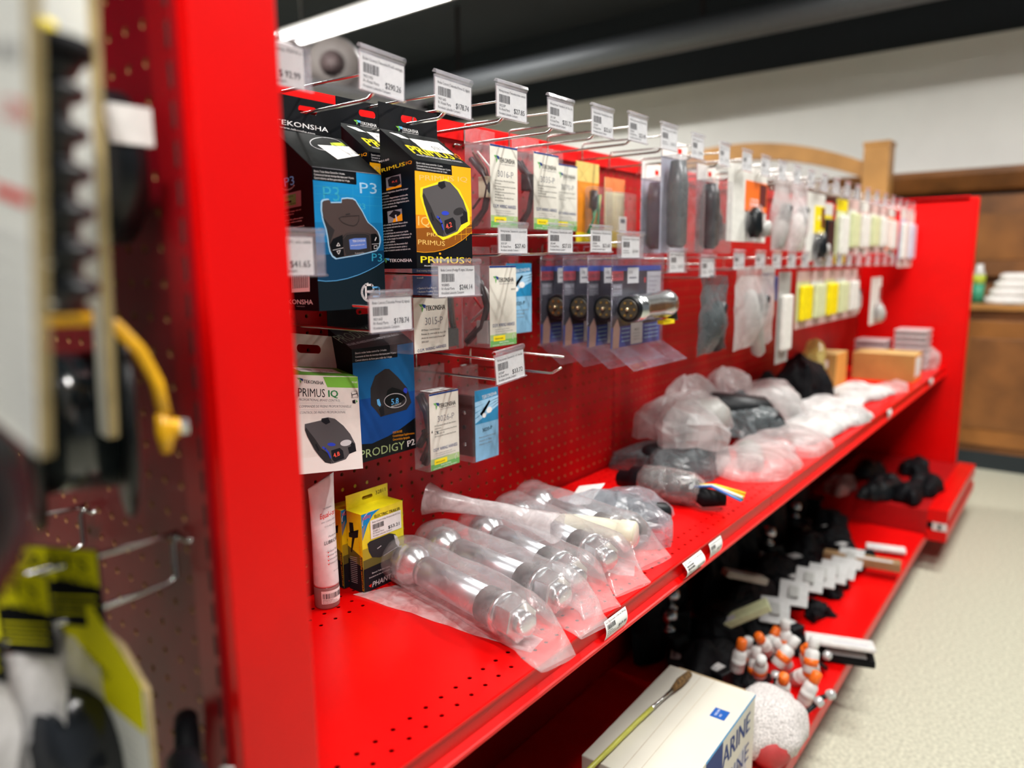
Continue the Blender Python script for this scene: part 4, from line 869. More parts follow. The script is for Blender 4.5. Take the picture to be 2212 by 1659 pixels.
def crumple(vs, amp, seed, sc=40):
    from mathutils import noise
    o = Vector((seed*3.1, seed*1.7, seed*.9)); out = []
    for v in vs:
        v = Vector(v); n = noise.noise_vector(v*sc+o)+.5*noise.noise_vector(v*sc*2.3+o); out.append(v+n*amp)
    return out
def ball_mount(loc, ang, label, L=.27, seed=1, rb=.033, flip=False, bag=True, tiltz=0):
    """tow ball on a long plated shank with black band, washer and hex nut, lying in a clear bag; +Y local runs from ball to nut"""
    t = thing('tow_ball', label, 'tow ball', loc, rz=ang, group='bagged tow balls on the near shelf')
    zc = rb; r = .0235
    b = B(); pr = [(-rb+.001, .004)]+[(-rb*math.cos(math.pi*k/10), rb*math.sin(math.pi*k/10)) for k in range(1, 9)]+[(rb*.92, .016), (rb*1.12, .016)]
    b.lathe(pr, STEEL, O=(0, 0, zc), D=(0, 1, 0), n=28); b.build('ball', t)
    y0 = rb*1.1
    b = B(); b.lathe([(y0, .018), (y0+.004, r), (y0+.012, r), (y0+.014, r-.001), (y0+.016, r), (L-.072, r)], mat('shank_zinc', (.52, .55, .58), .3, 1, ns=20, na=.08), O=(0, 0, zc), D=(0, 1, 0), n=28); b.build('shank', t)
    b = B(); b.lathe([(L-.072, r+.0005), (L-.072, r+.003), (L-.038, r+.003), (L-.038, r)], mat('thread_black', (.012, .012, .014), .5, ns=80, bump=.6), O=(0, 0, zc), D=(0, 1, 0), n=28)
    b.build('threaded_band', t)
    B().lathe([(L-.038, r-.002), (L-.037, r+.007), (L-.031, r+.007), (L-.030, r)], STEEL, O=(0, 0, zc), D=(0, 1, 0), n=28).build('washer', t)
    b = B(); b.lathe([(L-.030, r+.003), (L-.029, r+.0055), (L-.001, r+.0055), (L, r+.003)], STEEL, O=(0, 0, zc), D=(0, 1, 0), n=6, smooth=False); b.build('hex_nut', t, .001)
    b = B(); b.lathe([(L, .016), (L+.012, .016), (L+.014, .012)], STEEL, O=(0, 0, zc), D=(0, 1, 0), n=20); b.build('bolt_end', t)
    if bag:
        b = B(); n = 28; ys = [-.085, -.06, -.05, -.035, -.015, .01, .035, .07, .11, .15, .19, .22, .25, .27, .29, .31, .325, .34]
        k = L/.27; rows = []; rnd = random.Random(seed)
        for j, y in enumerate(ys):
            y *= k; e = 1-min(1, max(0, (-y-.03)/.045)) if y < 0 else 1-min(1, max(0, (y-(L+.012))/.05))
            hw = .0405*(.88+.12*e)+.004*math.sin(j*1.3+seed); top = .006+(2*zc+.004)*e; row = []
            for i in range(n):
                a = 2*math.pi*i/n; ca, sa = math.cos(a), math.sin(a)
                x = hw*(abs(ca)**.75)*(1 if ca > 0 else -1); z = top*.5+top*.5*(abs(sa)**(1.1))*(1 if sa > 0 else -1)
                if sa > 0: z = max(z*1, .002)
                row.append((x, y, z))
            rows.append(row)
        vs = sum(rows, []); vs = [(v[0], v[1], max(.0008, v[2])) for v in crumple(vs, .0035, seed, 16)]
        fs = [(j*n+i, j*n+(i+1) % n, (j+1)*n+(i+1) % n, (j+1)*n+i) for j in range(len(ys)-1) for i in range(n)]
        b.add(vs, fs, BAG, True); o = b.build('plastic_bag', t)
        lab(o, 'crumpled clear plastic bag around the steel shank')
    return t
def aim(p, q): return math.atan2(q[1]-p[1], q[0]-p[0])-math.pi/2
for (p, q, L, sd, lb) in [((.768, .806), (.722, .560), .262, 1, 'steel tow ball in a clear bag, nearest of the row, on the flat bag'),
                      ((.853, .815), (.818, .565), .262, 2, 'steel tow ball in a clear bag, second of the row from the yellow box'),
                      ((.948, .800), (.885, .590), .24, 3, 'steel tow ball under a twisted clear bag, third of the row from the yellow box'),
                      ((1.040, .800), (.980, .600), .24, 4, 'steel tow ball whose ball shows beside the twisted bag, fourth of the row'),
                      ((1.120, .810), (1.075, .600), .23, 5, 'steel tow ball in a clear bag beside the cream tube, farthest of the row')]:
    ball_mount((p[0], p[1], SZ+.001), aim(p, q), lb, L, sd)
def sheet(name, pts, z, m, label, cat, amp=.004, seed=1, nx=14, ny=10, sc=30, lift=.004, grp=None):
    """thin crumpled film over a quad (world corners in order), lying on the shelf"""
    b = B(); P = [Vector((p[0], p[1], 0)) for p in pts]; vs = []; c = sum(P, Vector())/4
    for j in range(ny+1):
        for i in range(nx+1):
            u, v = i/nx, j/ny; p = (P[0]*(1-u)+P[1]*u)*(1-v)+(P[3]*(1-u)+P[2]*u)*v-c; edge = min(u, 1-u, v, 1-v)*4
            vs.append((p.x, p.y, lift*min(1, edge)+.0012))
    vs = [(v[0], v[1], max(.0006, v[2])) for v in crumple(vs, amp, seed, sc)]
    b.add(vs, [(j*(nx+1)+i, j*(nx+1)+i+1, (j+1)*(nx+1)+i+1, (j+1)*(nx+1)+i) for j in range(ny) for i in range(nx)], m, False)
    return tag(b.build(name, loc=(c.x, c.y, z)), label, cat, grp)
sheet('plastic_bag', [(.684, .846), (.712, .528), (.750, .536), (.800, .80)], SZ, BAGM, 'flat empty milky plastic bag lying under the nearest tow ball', 'bag', .0025, 3)
sheet('plastic_bag', [(1.00, .535), (.955, .70), (1.03, .70), (1.06, .565)], SZ, BAGM, 'clear bag corner flat on the shelf right of the row of tow balls', 'bag', .003, 5)
# twisted bag neck lying across
def neck():
    t = thing('twisted_bag_neck', 'long twisted clear bag neck lying diagonally over the tow balls', 'bag', (.93, .78, SZ+.075))
    b = B(); path = [(-.05, .10, .022), (-.035, .075, .018), (-.01, .03, .012), (.01, -.03, .008), (.015, -.08, .002), (.02, -.13, -.004)]
    b.tube(path, [.030, .020, .014, .013, .018, .026], BAGM, 14, cap=False); b.v = [tuple(v) for v in crumple(b.v, .004, 9, 50)]; b.build('film', t)
neck()
t = thing('grease_tube', 'cream plastic tube inside a clear bag beside the tow balls', 'tube', (1.042, .640, SZ+.050), rz=aim((1.0, .72), (1.03, .56)))
B().lathe([(-.09, .004), (-.085, .012), (-.03, .017), (.045, .019), (.05, .019), (.052, .021), (.075, .021), (.078, .018)], mat('tube_cream', (.74, .71, .55), .4), D=(0, 1, 0), n=20).build('tube_body', t)

def bundle(name, loc, rx, ry, h, m, label, cat='bag', seed=1, amp=.012, rz=0, flat=.35, spikes=0, group=None, inner=None, nseg=30):
    """crumpled bag with a flat skirt and pulled corners, lumps inside"""
    t = thing(name, label, cat, loc, rz=rz, group=group); b = B(); rows = []; rnd = random.Random(seed); nr = 10
    ph = [rnd.random()*6 for _ in range(4)]
    for j in range(nr+1):
        f = j/nr; row = []
        for i in range(nseg):
            a = 2*math.pi*i/nseg; k = 1+.16*math.sin(3*a+ph[0])+.10*math.sin(5*a+ph[1])+spikes*max(0, math.sin(2*a+ph[2]))**6
            R_ = math.sin(f*math.pi/2); z = h*(max(0, math.cos(f*math.pi/2))**.8)*(1+.18*math.sin(2*a+ph[3])*f)+flat*.002
            row.append((rx*k*R_*math.cos(a), ry*k*R_*math.sin(a), max(.0015, z)))
        rows.append(row)
    vs = sum(rows, []); vs = [(v[0], v[1], max(.001, v[2])) for v in crumple(vs, amp, seed, 1.1/max(rx, ry)*1.3)]; vs = [(v[0], v[1], max(.001, v[2])) for v in crumple(vs, amp*.35, seed+7, 3.6/max(rx, ry))]
    vs = [(v[0], min(v[1], PY-.006-loc[1]), v[2]) for v in vs]
    b.add(vs, [(j*nseg+i, (j+1)*nseg+i, (j+1)*nseg+(i+1) % nseg, j*nseg+(i+1) % nseg) for j in range(nr) for i in range(nseg)], m, False)
    b.build('plastic_bag', t)
    for q, (x, y, s, sz, mm, nm) in enumerate(inner or []):
        c = B(); c.lathe([(-s, s*.35), (-s*.8, s*.5), (s*.7, s*.55), (s, s*.3)], mm, O=(x, y, sz), D=(math.cos(q*1.9+seed), math.sin(q*1.9+seed), .1), n=12); c.build(nm, t)
    return t
DK = mat('cast_black', (.008, .010, .012), .42, .2, spec=.3)
GREYB = film('grey_poly_bag', (.55, .60, .66), .45, .2, 24, 1.0)
t = bundle('bagged_bracket', (1.175, .665, SZ), .105, .105, .075, GREYB, 'clear bag of black brackets with a white paper slip in front of the black connector', seed=3, amp=.010, inner=[(0, 0, .06, .035, DK, 'bracket'), (.03, .05, .045, .035, DK, 'bracket'), (-.02, -.05, .05, .03, DK, 'bracket'), (.05, -.04, .04, .028, DK, 'bracket')], spikes=.15)
b = B(); b.add([(-.05, .085, .045), (.02, .10, .062), (.01, .035, .082), (-.055, .03, .058)], [(0, 3, 2, 1)], PAPER); F = Face(b, (-.05, .03, .058), (.065, .005, .022), (0, .06, -.015), .06, .06); lab(solid(b.build('paper_slip', t), .0006), 'white paper slip with print')
def trailer_plug():
    t = thing('trailer_connector', 'black trailer connector shrink-wrapped with coloured wire ends near the shelf edge', 'connector', (1.375, .78, SZ+.034), rz=aim((1.375, .78), (1.392, .58)))
    b = B(); b.lathe([(0, .012), (.004, .018), (.03, .020), (.034, .030), (.06, .034), (.10, .036), (.16, .032), (.18, .02)], BLK, D=(0, 1, 0), n=24); b.build('housing', t)
    b = B(); b.lathe([(.06, .036), (.09, .039), (.14, .038), (.17, .034), (.19, .022)], film('shrink_wrap', (.85, .85, .83), .28, .08, 45, 1.4, gl=.6), D=(0, 1, 0), n=24); b.v = [tuple(v) for v in crumple(b.v, .003, 5, 60)]; b.build('shrink_wrap', t)
    b = B(); b.tube([(0, .17, 0), (.01, .2, -.01), (-.01, .235, -.012)], [.016, .02, .014], BLKR, 10); b.build('cable', t)
    for k, c in enumerate((WY, WY, WG, WHT, WBL)):
        B().tube([(.006*k-.012, .17, .008), (.008*k-.01, .215, .014+.006*(k > 2)), (.022*k-.03, .27+.004*k, .000+.012*(k > 2))], .0026, c, 6).build('wire', t)
trailer_plug()
# channel labels
def chan(x, label, args, curl=False, w=.058, blank=False):
    t = thing('shelf_price_label', label, 'price label', (x, .51, SZ-.0375), group='shelf edge price labels')
    b = B(); n = 10; hh = .031; vs = []; W = w
    prof = [(-.0068-(.010 if curl else .0045)*math.sin(math.pi*i/n), hh*i/n) for i in range(n+1)]
    for y, z in prof: vs += [(0, y, z), (W, y, z)]
    b.add(vs, [(2*i, 2*i+1, 2*i+3, 2*i+2) for i in range(n)], PAPER, True); b.build('paper', t)
    if not blank:
        b = B(); f0 = Face(b, (0, -.0115 if not curl else -.018, .006), (1, 0, 0), (0, 0, 1), W, hh*.8, ((0, 0), (100, 0), (100, 45), (0, 45))); price_label(f0, *args, h=44)
        def bend(v):
            i = max(0, min(1, v[2]/hh)); return (v[0], -.0068-(.010 if curl else .0045)*math.sin(math.pi*i)-.0004, v[2])
        b.v = [bend(v) for v in b.v]; b.build('print', t)
chan(.853, 'curved white $69.81 price label in the shelf edge channel', ('Ball 2-5/16 shank 1-1/4in dia 7/8 long', '83755', '$69.81'), w=.062)
chan(1.112, 'white price label bulging out of the shelf edge channel past the $69.81 label', ('Lubricant', '905', '$12.44'), curl=True, w=.075)
chan(1.222, 'small cream price label next to the bulging one in the shelf edge channel', ('Connector', '48205', '$21.30'), w=.055)
chan(3.55, 'small pale label in the far end of the shelf edge channel', ('Carton', '905', '$15.44'), w=.08)
chan(2.72, 'pale label in the shelf edge channel below the far white bags', ('Carton', '906', '$18.44'), w=.06)

# ------------------------------------------------------------------ heap of bags further along the shelf
PINKB = film('haze_bag', (.80, .79, .78), .52, .28, 14, 1.2, gl=.1)
DARKB = film('dark_bag', (.16, .19, .20), .72, .25, 22, 1.2, gl=.12)
WPAP = mat('bag_white_opaque', (.60, .60, .59), .45, ns=20, na=.2, bump=.5)
heap = [
 ('bagged_mirror_bracket', (1.72, .785, SZ+.062), .16, .11, .105, PINKB, 'big milky bag with grey round part on top of the heap beside the pegboard', 11, .022, .5, [(.02, -.02, .085, .05, GRC, 'part'), (-.03, -.04, .06, .03, DK, 'part')]),
 ('bagged_part', (1.62, .76, SZ), .14, .12, .07, DARKB, 'dark bag squashed under the big milky bag', 12, .015, .1, [(0, 0, .09, .03, DK, 'part')]),
 ('bagged_part', (1.76, .625, SZ), .19, .10, .05, PINKB, 'wide flat whitish bag at the shelf edge behind the black connector', 13, .013, .4, [(0, 0, .06, .02, GRC, 'part')]),
 ('bagged_part', (2.00, .605, SZ), .18, .085, .045, PINKB, 'flat whitish bag at the shelf edge, second from the black connector', 14, .012, .4, None),
 ('bagged_wiring', (2.00, .755, SZ+.02), .12, .10, .10, DARKB, 'grey bag with black wiring in the middle of the heap', 15, .02, .3, [(0, 0, .10, .06, DK, 'part'), (.05, -.05, .07, .03, BLK, 'part')]),
 ('bagged_part', (1.88, .85, SZ), .11, .05, .19, PINKB, 'upright pale bag leaning on the pegboard behind the heap', 16, .014, .3, None),
 ('bagged_part', (2.12, .84, SZ), .13, .06, .19, PINKB, 'second upright pale bag leaning on the pegboard behind the heap', 17, .015, .3, None),
 ('bagged_wiring', (2.30, .77, SZ), .16, .11, .13, PINKB, 'rounded whitish bag beyond the grey wiring bag', 18, .018, .2, [(0, 0, .10, .05, GRC, 'part')]),
 ('bagged_part', (2.27, .605, SZ), .21, .085, .040, WPAP, 'white folded bag at the shelf edge, third from the black connector', 19, .012, .3, None),
 ('bagged_part', (2.52, .64, SZ), .18, .10, .045, WPAP, 'white paper-like bag before the far shelf section', 20, .014, .2, None),
 ('bagged_part', (2.45, .56, SZ), .12, .05, .04, PINKB, 'thin pale bag hanging near the shelf edge before the far section', 21, .01, .3, None),
 ('black_bundle', (2.72, .80, SZ), .13, .09, .16, BLKR, 'black rubber bundle against the pegboard beyond the white bags', 22, .02, .2, None),
 ('black_bundle', (2.52, .84, SZ), .09, .05, .12, BLKR, 'small black bundle at the pegboard left of the bigger one', 23, .015, .2, None),
 ('bagged_part', (2.95, .64, SZ), .20, .10, .035, WPAP, 'white flat bag beside the brown cartons', 24, .012, .3, None),
 ('bagged_part', (3.16, .57, SZ), .12, .05, .03, PINKB, 'thin white bag in front of the long brown carton', 25, .008, .3, None),
 ('bagged_part', (3.86, .50+.06, SZ), .06, .04, .10, PINKB, 'white crumpled bag standing at the far end of the shelf', 26, .01, .2, None)]
for nm, loc, rx, ry, h, m, lb, sd, amp, sp, inn in heap:
    bundle(nm, loc, rx, ry, h, m, lb, 'bag' if 'black' not in nm else 'bundle', sd, amp, spikes=sp, inner=inn, group=None)
CARD = mat('kraft_carton', (.48, .27, .07), .7, ns=12, na=.08); CARDO = mat('orange_carton', (.78, .32, .06), .6, ns=12, na=.06); CARDY = mat('tan_carton', (.62, .42, .16), .7, ns=12, na=.06)
def carton(loc, W, D, h, label, side=CARD, front=CARDO, top=CARDY, rz=0, grp=None):
    t = thing('carton', label, 'carton', loc, rz=rz, group=grp)
    b = B(); b.box((0, 0, 0), (W, D, h), side); b.m = [b.mi(side), b.mi(top), b.mi(front), b.mi(side), b.mi(side), b.mi(side)]
    b.build('carton_body', t, .0015); return t
t = carton((3.38, .535, SZ), .16, .24, .115, 'long brown carton with orange end and white label on the far shelf')
B().box((.02, -.001, .02), (.13, 0, .10), I['w']).build('label', t)
t = carton((2.98, .74, SZ), .16, .13, .145, 'taller brown carton left of the long carton on the far shelf')
B().box((-.001, .03, .09), (0, .07, .12), I['w']).build('label', t)
o = B().lathe([(-.03, .005), (-.025, .02), (0, .032), (.025, .02), (.03, .005)], mat('bulb_yellow', (.75, .65, .10), .3), O=(0, 0, .03), n=18).build('yellow_ball', loc=(2.90, .80, SZ+.17)); 
bpy.data.objects.remove(o)
bundle('yellow_bagged_lamp', (2.84, .79, SZ), .05, .045, .21, film('yellow_bag', (.85, .75, .25), .75, .2, 20, .8), 'tall yellow and white bagged item beside the brown cartons', 'bag', 31, .012)
for col, (x, y, n, nm) in enumerate([(3.78, .56, 7, 'near'), (3.74, .72, 5, 'rear')]):
    for k in range(n):
        t = thing('boxed_lens', ['flat grey box number', 'flat grey box number'][0] and '%s flat clear-lidded box from the bottom in the %s stack at the shelf end' % (['lowest', 'second', 'third', 'fourth', 'fifth', 'sixth', 'seventh'][k], ['front', 'rear'][col]), 'box', (x, y, SZ+.0265*k), group='stacked flat boxes at the far shelf end')
        B().box((0, 0, 0), (.13, .13, .014), mat('lens_grey', (.22, .22, .22), .4)).build('tray', t, .002)
        B().box((-.003, -.003, .0142), (.133, .133, .026), mat('lid_pale', (.62, .58, .58), .35)).build('lid', t, .002)

# ------------------------------------------------------------------ merchandise further down the pegboard (out of focus in the photo)
ORD = ['first', 'second', 'third', 'fourth', 'fifth', 'sixth', 'seventh', 'eighth', 'ninth', 'tenth', 'eleventh', 'twelfth', 'thirteenth', 'fourteenth', 'fifteenth', 'sixteenth', 'seventeenth', 'eighteenth', 'nineteenth']
def pack(x, y, z, W, h, label, kind, seed=1, cols=(), rz=0, header=.035, group='packs on the far pegboard'):
    """hanging pack, z = bottom"""
    t = thing('hanging_pack', label, 'pack', (x, y, z), rz=rz, group=group); rnd = random.Random(seed)
    c1, c2, c3 = cols
    if kind == 'clam':      # clear clamshell round a tube, printed header
        b = B(); b.box((0, .002, 0), (W, .003, h), c1); b.box((0, .0, h-header), (W, .002, h), WHITEC); b.build('backing_card', t)
        b = B(); b.box((-.004, -.045, .0), (W+.004, .001, h-header), BLIST); b.build('blister', t, .004)
        b = B(); b.lathe([(.01, .012), (.02, .021), (h*.6, .022), (h-header-.01, .016)], c2, O=(W*.25, -.022, 0), n=16); b.build('product', t)
        B().box((W*.55, -.001, .02), (W*.95, .0, h*.6), c3).build('printed_strip', t); B().box((W*.6, -.001, h-header+.012), (W*.75, 0, h-header+.022), I['r']).build('red_mark', t)
    elif kind == 'card':    # white card, coloured label and black part under blister
        b = B(); b.box((0, 0, 0), (W, .0015, h), c1); b.build('backing_card', t)
        b = B(); b.box((W*.42, -.002, h*.42), (W*.98, 0, h*.82), c2); b.box((W*.78, -.0025, h*.5), (W*.96, -.002, h*.80), mat('ink_maroon', (.12, .01, .01), .4, na=0)); F = Face(b, (W*.42, -.002, h*.42), (1, 0, 0), (0, 0, 1), W*.56, h*.4); F.text('LOCK', (20, 40), (60, 40), 12, 'w', 1); b.build('label', t)
        b = B(); b.lathe([(0, .012), (.02, .02), (.06, .018), (.075, .008)], c3, O=(W*.5, -.02, .01), n=14); b.build('product', t); B().lathe([(-.01, .02), (.01, .022)], GRC, O=(W*.8, -.02, .035), D=(0, 1, 0), n=16).build('ring', t)
        B().lathe([(-.022, .03), (-.02, .045), (-.001, .048)], BLIST, O=(W*.6, 0, .05), D=(0, 1, 0), n=18).build('blister', t)
    elif kind == 'bag':     # clear bag with parts in it
        b = B(); n = 8; vs = []
        for sgn in (-1, 1):
            for j in range(n+1):
                for i in range(n+1):
                    u, v = i/n, j/n; bulge = .028*math.sin(math.pi*u)*math.sin(math.pi*min(1, v*1.25))*(1 if v < .8 else .3); vs.append((W*u, sgn*bulge-.012, h*v))
        o = (n+1)**2; fs = []
        for s_ in (0, 1): fs += [(s_*o+j*(n+1)+i, s_*o+j*(n+1)+i+1, s_*o+(j+1)*(n+1)+i+1, s_*o+(j+1)*(n+1)+i) for j in range(n) for i in range(n)]
        b.add([tuple(v) for v in crumple(vs, .006, seed, 30)], fs, c1, True); b.build('plastic_bag', t)
        b = B(); b.lathe([(-W*.34, .008), (-W*.3, .018), (0, .022), (W*.3, .016), (W*.34, .006)], c2, O=(W*.5, -.012, h*.28), D=(rnd.uniform(-.6, .6), 0, 1), n=12); b.build('product', t)
        b = B(); b.lathe([(-.03, .01), (-.025, .018), (.025, .018), (.03, .008)], c3, O=(W*.62, -.016, h*.5), D=(.6, 0, 1), n=12); b.build('product', t)
    elif kind == 'narrow':  # long narrow blister
        b = B(); b.box((0, 0, 0), (W, .001, h), c1); b.box((0, -.0005, h*.82), (W, 0, h), c3); b.box((0, -.0005, 0), (W, 0, h*.12), c3); b.build('backing_card', t)
        b = B(); b.box((W*.15, -.018, h*.14), (W*.85, -.001, h*.75), c2); b.build('product', t, .006)
    return t
PURP = mat('smoke_purple', (.10, .07, .10), .4); DGR = mat('dark_grey_tube', (.07, .085, .09), .35); REDST = mat('print_red', (.65, .05, .07), .45); ORG = mat('print_orange', (.95, .17, .01), .4)
PWH = mat('pack_white', (.74, .73, .68), .5); PGN = mat('pack_pale_green', (.62, .66, .38), .5); PPK = mat('pack_pale_pink', (.68, .48, .45), .5); PYE = mat('pack_yellow', (.90, .72, .0), .4); PNV = mat('pack_navy', (.03, .06, .18), .4); PLB = mat('pack_pale_blue', (.55, .58, .70), .4)
CL1 = BLIST
row1 = [
 (1.50, .80, .02, .10, .20, 'clam', (PLB, PURP, PURP), 'purple-grey clamshell hanging behind the dark tube clamshell in the top row'),
 (1.445, .725, .02, .12, .235, 'clam', (PLB, DGR, REDST), 'clear clamshell with dark grey tube and red dots on its header'),
 (1.61, .72, .02, .10, .20, 'clam', (REDST, BLK, PLB), 'clamshell with black spine and red print right of the dark tube'),
 (1.70, .76, .04, .13, .185, 'card', (PWH, ORG, BLK), 'white pack with narrow orange label at the start of the second bay'),
 (1.74, .70, .05, .27, .185, 'card', (PWH, ORG, BLK), 'white pack with big orange label and black lock body'),
 (2.05, .71, .03, .15, .20, 'bag', (PINKB, GRC, DK), 'clear bag with grey and black parts right of the orange label pack'),
 (2.20, .71, .03, .16, .20, 'bag', (BAGM, PWH, DK), 'second clear bag with pale parts right of the orange label pack'),
 (2.37, .70, .0, .19, .21, 'card', (PWH, PYE, BLK), 'white pack with bright yellow patch and black part'),
 (2.56, .71, -.02, .13, .21, 'narrow', (PYE, BLK, PWH), 'pack with black bar and yellow lower edge beside the yellow patch'),
 (2.70, .70, -.01, .14, .22, 'narrow', (PGN, PWH, PYE), 'pale green pack with yellow foot in the top row'),
 (2.85, .70, .02, .14, .20, 'narrow', (PWH, PGN, PPK), 'white pack with pale green middle in the top row'),
 (3.00, .70, .02, .15, .20, 'narrow', (PPK, PWH, PWH), 'pale pink topped pack in the top row of the far bay'),
 (3.16, .70, .03, .16, .19, 'narrow', (PWH, PGN, PPK), 'second pale green centred pack in the top row of the far bay'),
 (3.33, .70, .03, .16, .19, 'narrow', (PWH, PWH, PPK), 'plain whitish pack before the orange edged one'),
 (3.50, .70, .02, .15, .20, 'narrow', (ORG, PWH, PWH), 'pack with orange edge in the top row near the side panel'),
 (3.66, .68, -.03, .15, .26, 'narrow', (PLB, PWH, PWH), 'tall pale blue-white pack in the top row near the side panel'),
 (3.83, .68, -.03, .15, .26, 'narrow', (PWH, PLB, PWH), 'last tall white pack of the top row next to the side panel')]
for i, (x, y, z, W, h, kind, cols, lb) in enumerate(row1): pack(x, y, z, W, h, lb, kind, i+1, cols)
row2 = [
 (1.57, .70, -.21, .16, .18, 'bag', (DARKB, DK, BLK), 'dark bagged part in the second row before the whitish bag'),
 (1.70, .67, -.21, .28, .20, 'bag', (PINKB, GRC, DK), 'whitish bag with grey round part in the second row'),
 (2.06, .72, -.13, .10, .12, 'narrow', (PNV, PNV, PWH), 'small navy pack in the second row'),
 (2.17, .71, -.30, .11, .27, 'narrow', (GRC, PWH, GRC), 'long grey strap pack hanging lowest in the second row'),
 (2.34, .71, -.21, .14, .18, 'narrow', (PGN, PYE, PPK), 'pale green pack with yellow middle, first of the second row set'),
 (2.49, .71, -.21, .14, .18, 'narrow', (PWH, PGN, PPK), 'pale pack with green middle, second of the second row set'),
 (2.64, .71, -.21, .14, .18, 'narrow', (PGN, PYE, PPK), 'pale green pack with yellow middle, third of the second row set'),
 (2.79, .71, -.21, .14, .18, 'narrow', (PWH, PGN, PPK), 'pale pack with green middle, fourth of the second row set'),
 (2.94, .71, -.21, .14, .18, 'narrow', (PPK, PWH, PPK), 'pinkish white pack, last of the second row set'),
 (3.14, .75, -.22, .10, .16, 'bag', (PINKB, PWH, DK), 'clear bag with dark top in the second row of the far bay'),
 (3.38, .72, -.27, .19, .20, 'card', (PWH, PWH, GRC), 'big white rounded pack at the far end of the second row')]
for i, (x, y, z, W, h, kind, cols, lb) in enumerate(row2): pack(x, y, z, W, h, lb, kind, i+31, cols)
TG = lambda p: ('Part', '482', p)
for i, x in enumerate([1.515, 1.66, 1.80, 1.93, 2.06, 2.19, 2.32, 2.46, 2.60, 2.74, 2.88, 3.03, 3.18, 3.33, 3.48, 3.63, 3.78, 3.92]):
    hook(x, .215, '%s hook with small white tag after the green wire pack in the top row' % ORD[i], tg=TG('$%d.%02d' % (9+i*3, (i*37) % 100)), tw=.06, th=.042, simple=True, L=.225, grp='far top-row peg hooks')
hook(1.45, -.022, 'second-row hook with square white tag beside the connector clamshells', tg=TG('$14.20'), tw=.07, wide=.02, simple=True)
hook(1.61, -.035, 'second-row hook with square white tag, next after the clamshell one', tg=TG('$11.90'), tw=.07, wide=.02, simple=True)
for i, x in enumerate([1.80, 1.95, 2.08, 2.21, 2.34, 2.47, 2.60, 2.73, 2.86, 3.0, 3.15, 3.3, 3.45, 3.6, 3.75]):
    hook(x, -.020, '%s hook with white tag past the two square tags in the second row' % ORD[i], tg=TG('$%d.%02d' % (7+i*2, (i*53) % 100)), tw=.07, th=.04, simple=True, L=.215, grp='far second-row peg hooks')

# ------------------------------------------------------------------ on the base decks
DZ = -1.06
def white_carton():
    t = thing('white_carton', 'large white carton with blue label square lying on the near base deck', 'carton', (1.0, .445, DZ), rz=.02)
    W, D, h = .365, .185, .205; WC = mat('white_cardboard', (.74, .71, .61), .55, ns=4, na=.07)
    b = B(); b.box((0, 0, 0), (W, D, h), WC)
    T = Face(b, (0, 0, h), (1, 0, 0), (0, 1, 0), W, D, ((0, 0), (100, 0), (100, 51), (0, 51)))
    T.rect(66, 38, 75, 46, mat('ink_label_blue', (.01, .10, .42), .4, na=0), 1); para(T, ['PURE SINE', 'WAVE'], 68, 74, 41, 2.4, 1.2, 'w')
    T.line([(0, 21), (100, 20)], .4, mat('tape_line', (.55, .48, .36), .5), 1); T.line([(0, 28), (100, 28)], .3, mat('tape_line', (.55, .48, .36), .5), 1)
    F = Face(b, (0, 0, 0), (1, 0, 0), (0, 0, 1), W, h, ((0, 0), (100, 0), (100, 56), (0, 56)))
    F.rect(30, 0, 100, 1.6, 'lb', 0); F.text('MARINE', (42, 17), (92, 17), 11, 'nv', 1, bold=.04); F.rect(30, 1.6, 52, 22, 'nv', .5); F.text('ENGINE', (38, 34), (92, 34), 10, 'nv', 1); F.poly([(62, 26), (86, 22), (90, 44), (70, 50)], 'gd', .6); F.poly([(66, 30), (80, 28), (82, 40), (70, 42)], 'g', .8); F.rect(20, 50, 40, 56, 'r', .6)
    b.build('carton_body', t, .002)
    b = B(); b.box((W-.001, .02, h-.001), (W+.001, D-.02, h+.001), mat('ragged_flap', (.5, .36, .2), .7)); b.build('torn_flap', t)
white_carton()
BR0 = (1.13, .590, DZ+.2115); BRZ = -.16
t = thing('parts_brush', 'thin brush with yellow handle and brown bristles on top of the white carton', 'brush', BR0, rz=BRZ)
b = B(); b.tube([(-.20, -.03, .004), (0, 0, .004), (.05, .006, .004)], .0045, mat('brush_yellow', (.62, .62, .10), .35), 8); b.build('handle', t)
b = B(); b.tube([(.05, .006, .004), (.09, .010, .004), (.13, .014, .005)], [.004, .003, .004], CHROME, 8); b.build('ferrule', t)
b = B(); b.tube([(.13, .014, .005), (.16, .018, .006), (.20, .022, .006)], [.005, .009, .007], mat('bristle_brown', (.22, .12, .04), .9, ns=200, na=.4), 8); b.build('bristles', t)
t = thing('open_carton', 'small open brown carton with dark contents left of the white carton', 'carton', (.80, .47, DZ))
b = B()
for a in (((0, 0, 0), (.16, .003, .19)), ((0, .137, 0), (.16, .14, .19)), ((0, .003, 0), (.003, .137, .19)), ((.157, .003, 0), (.16, .137, .19))): b.box(*a, mat('worn_carton', (.45, .33, .26), .7, ns=12, na=.15))
b.build('walls', t); B().box((.004, .004, 0), (.156, .136, .165), BLKR).build('contents', t)
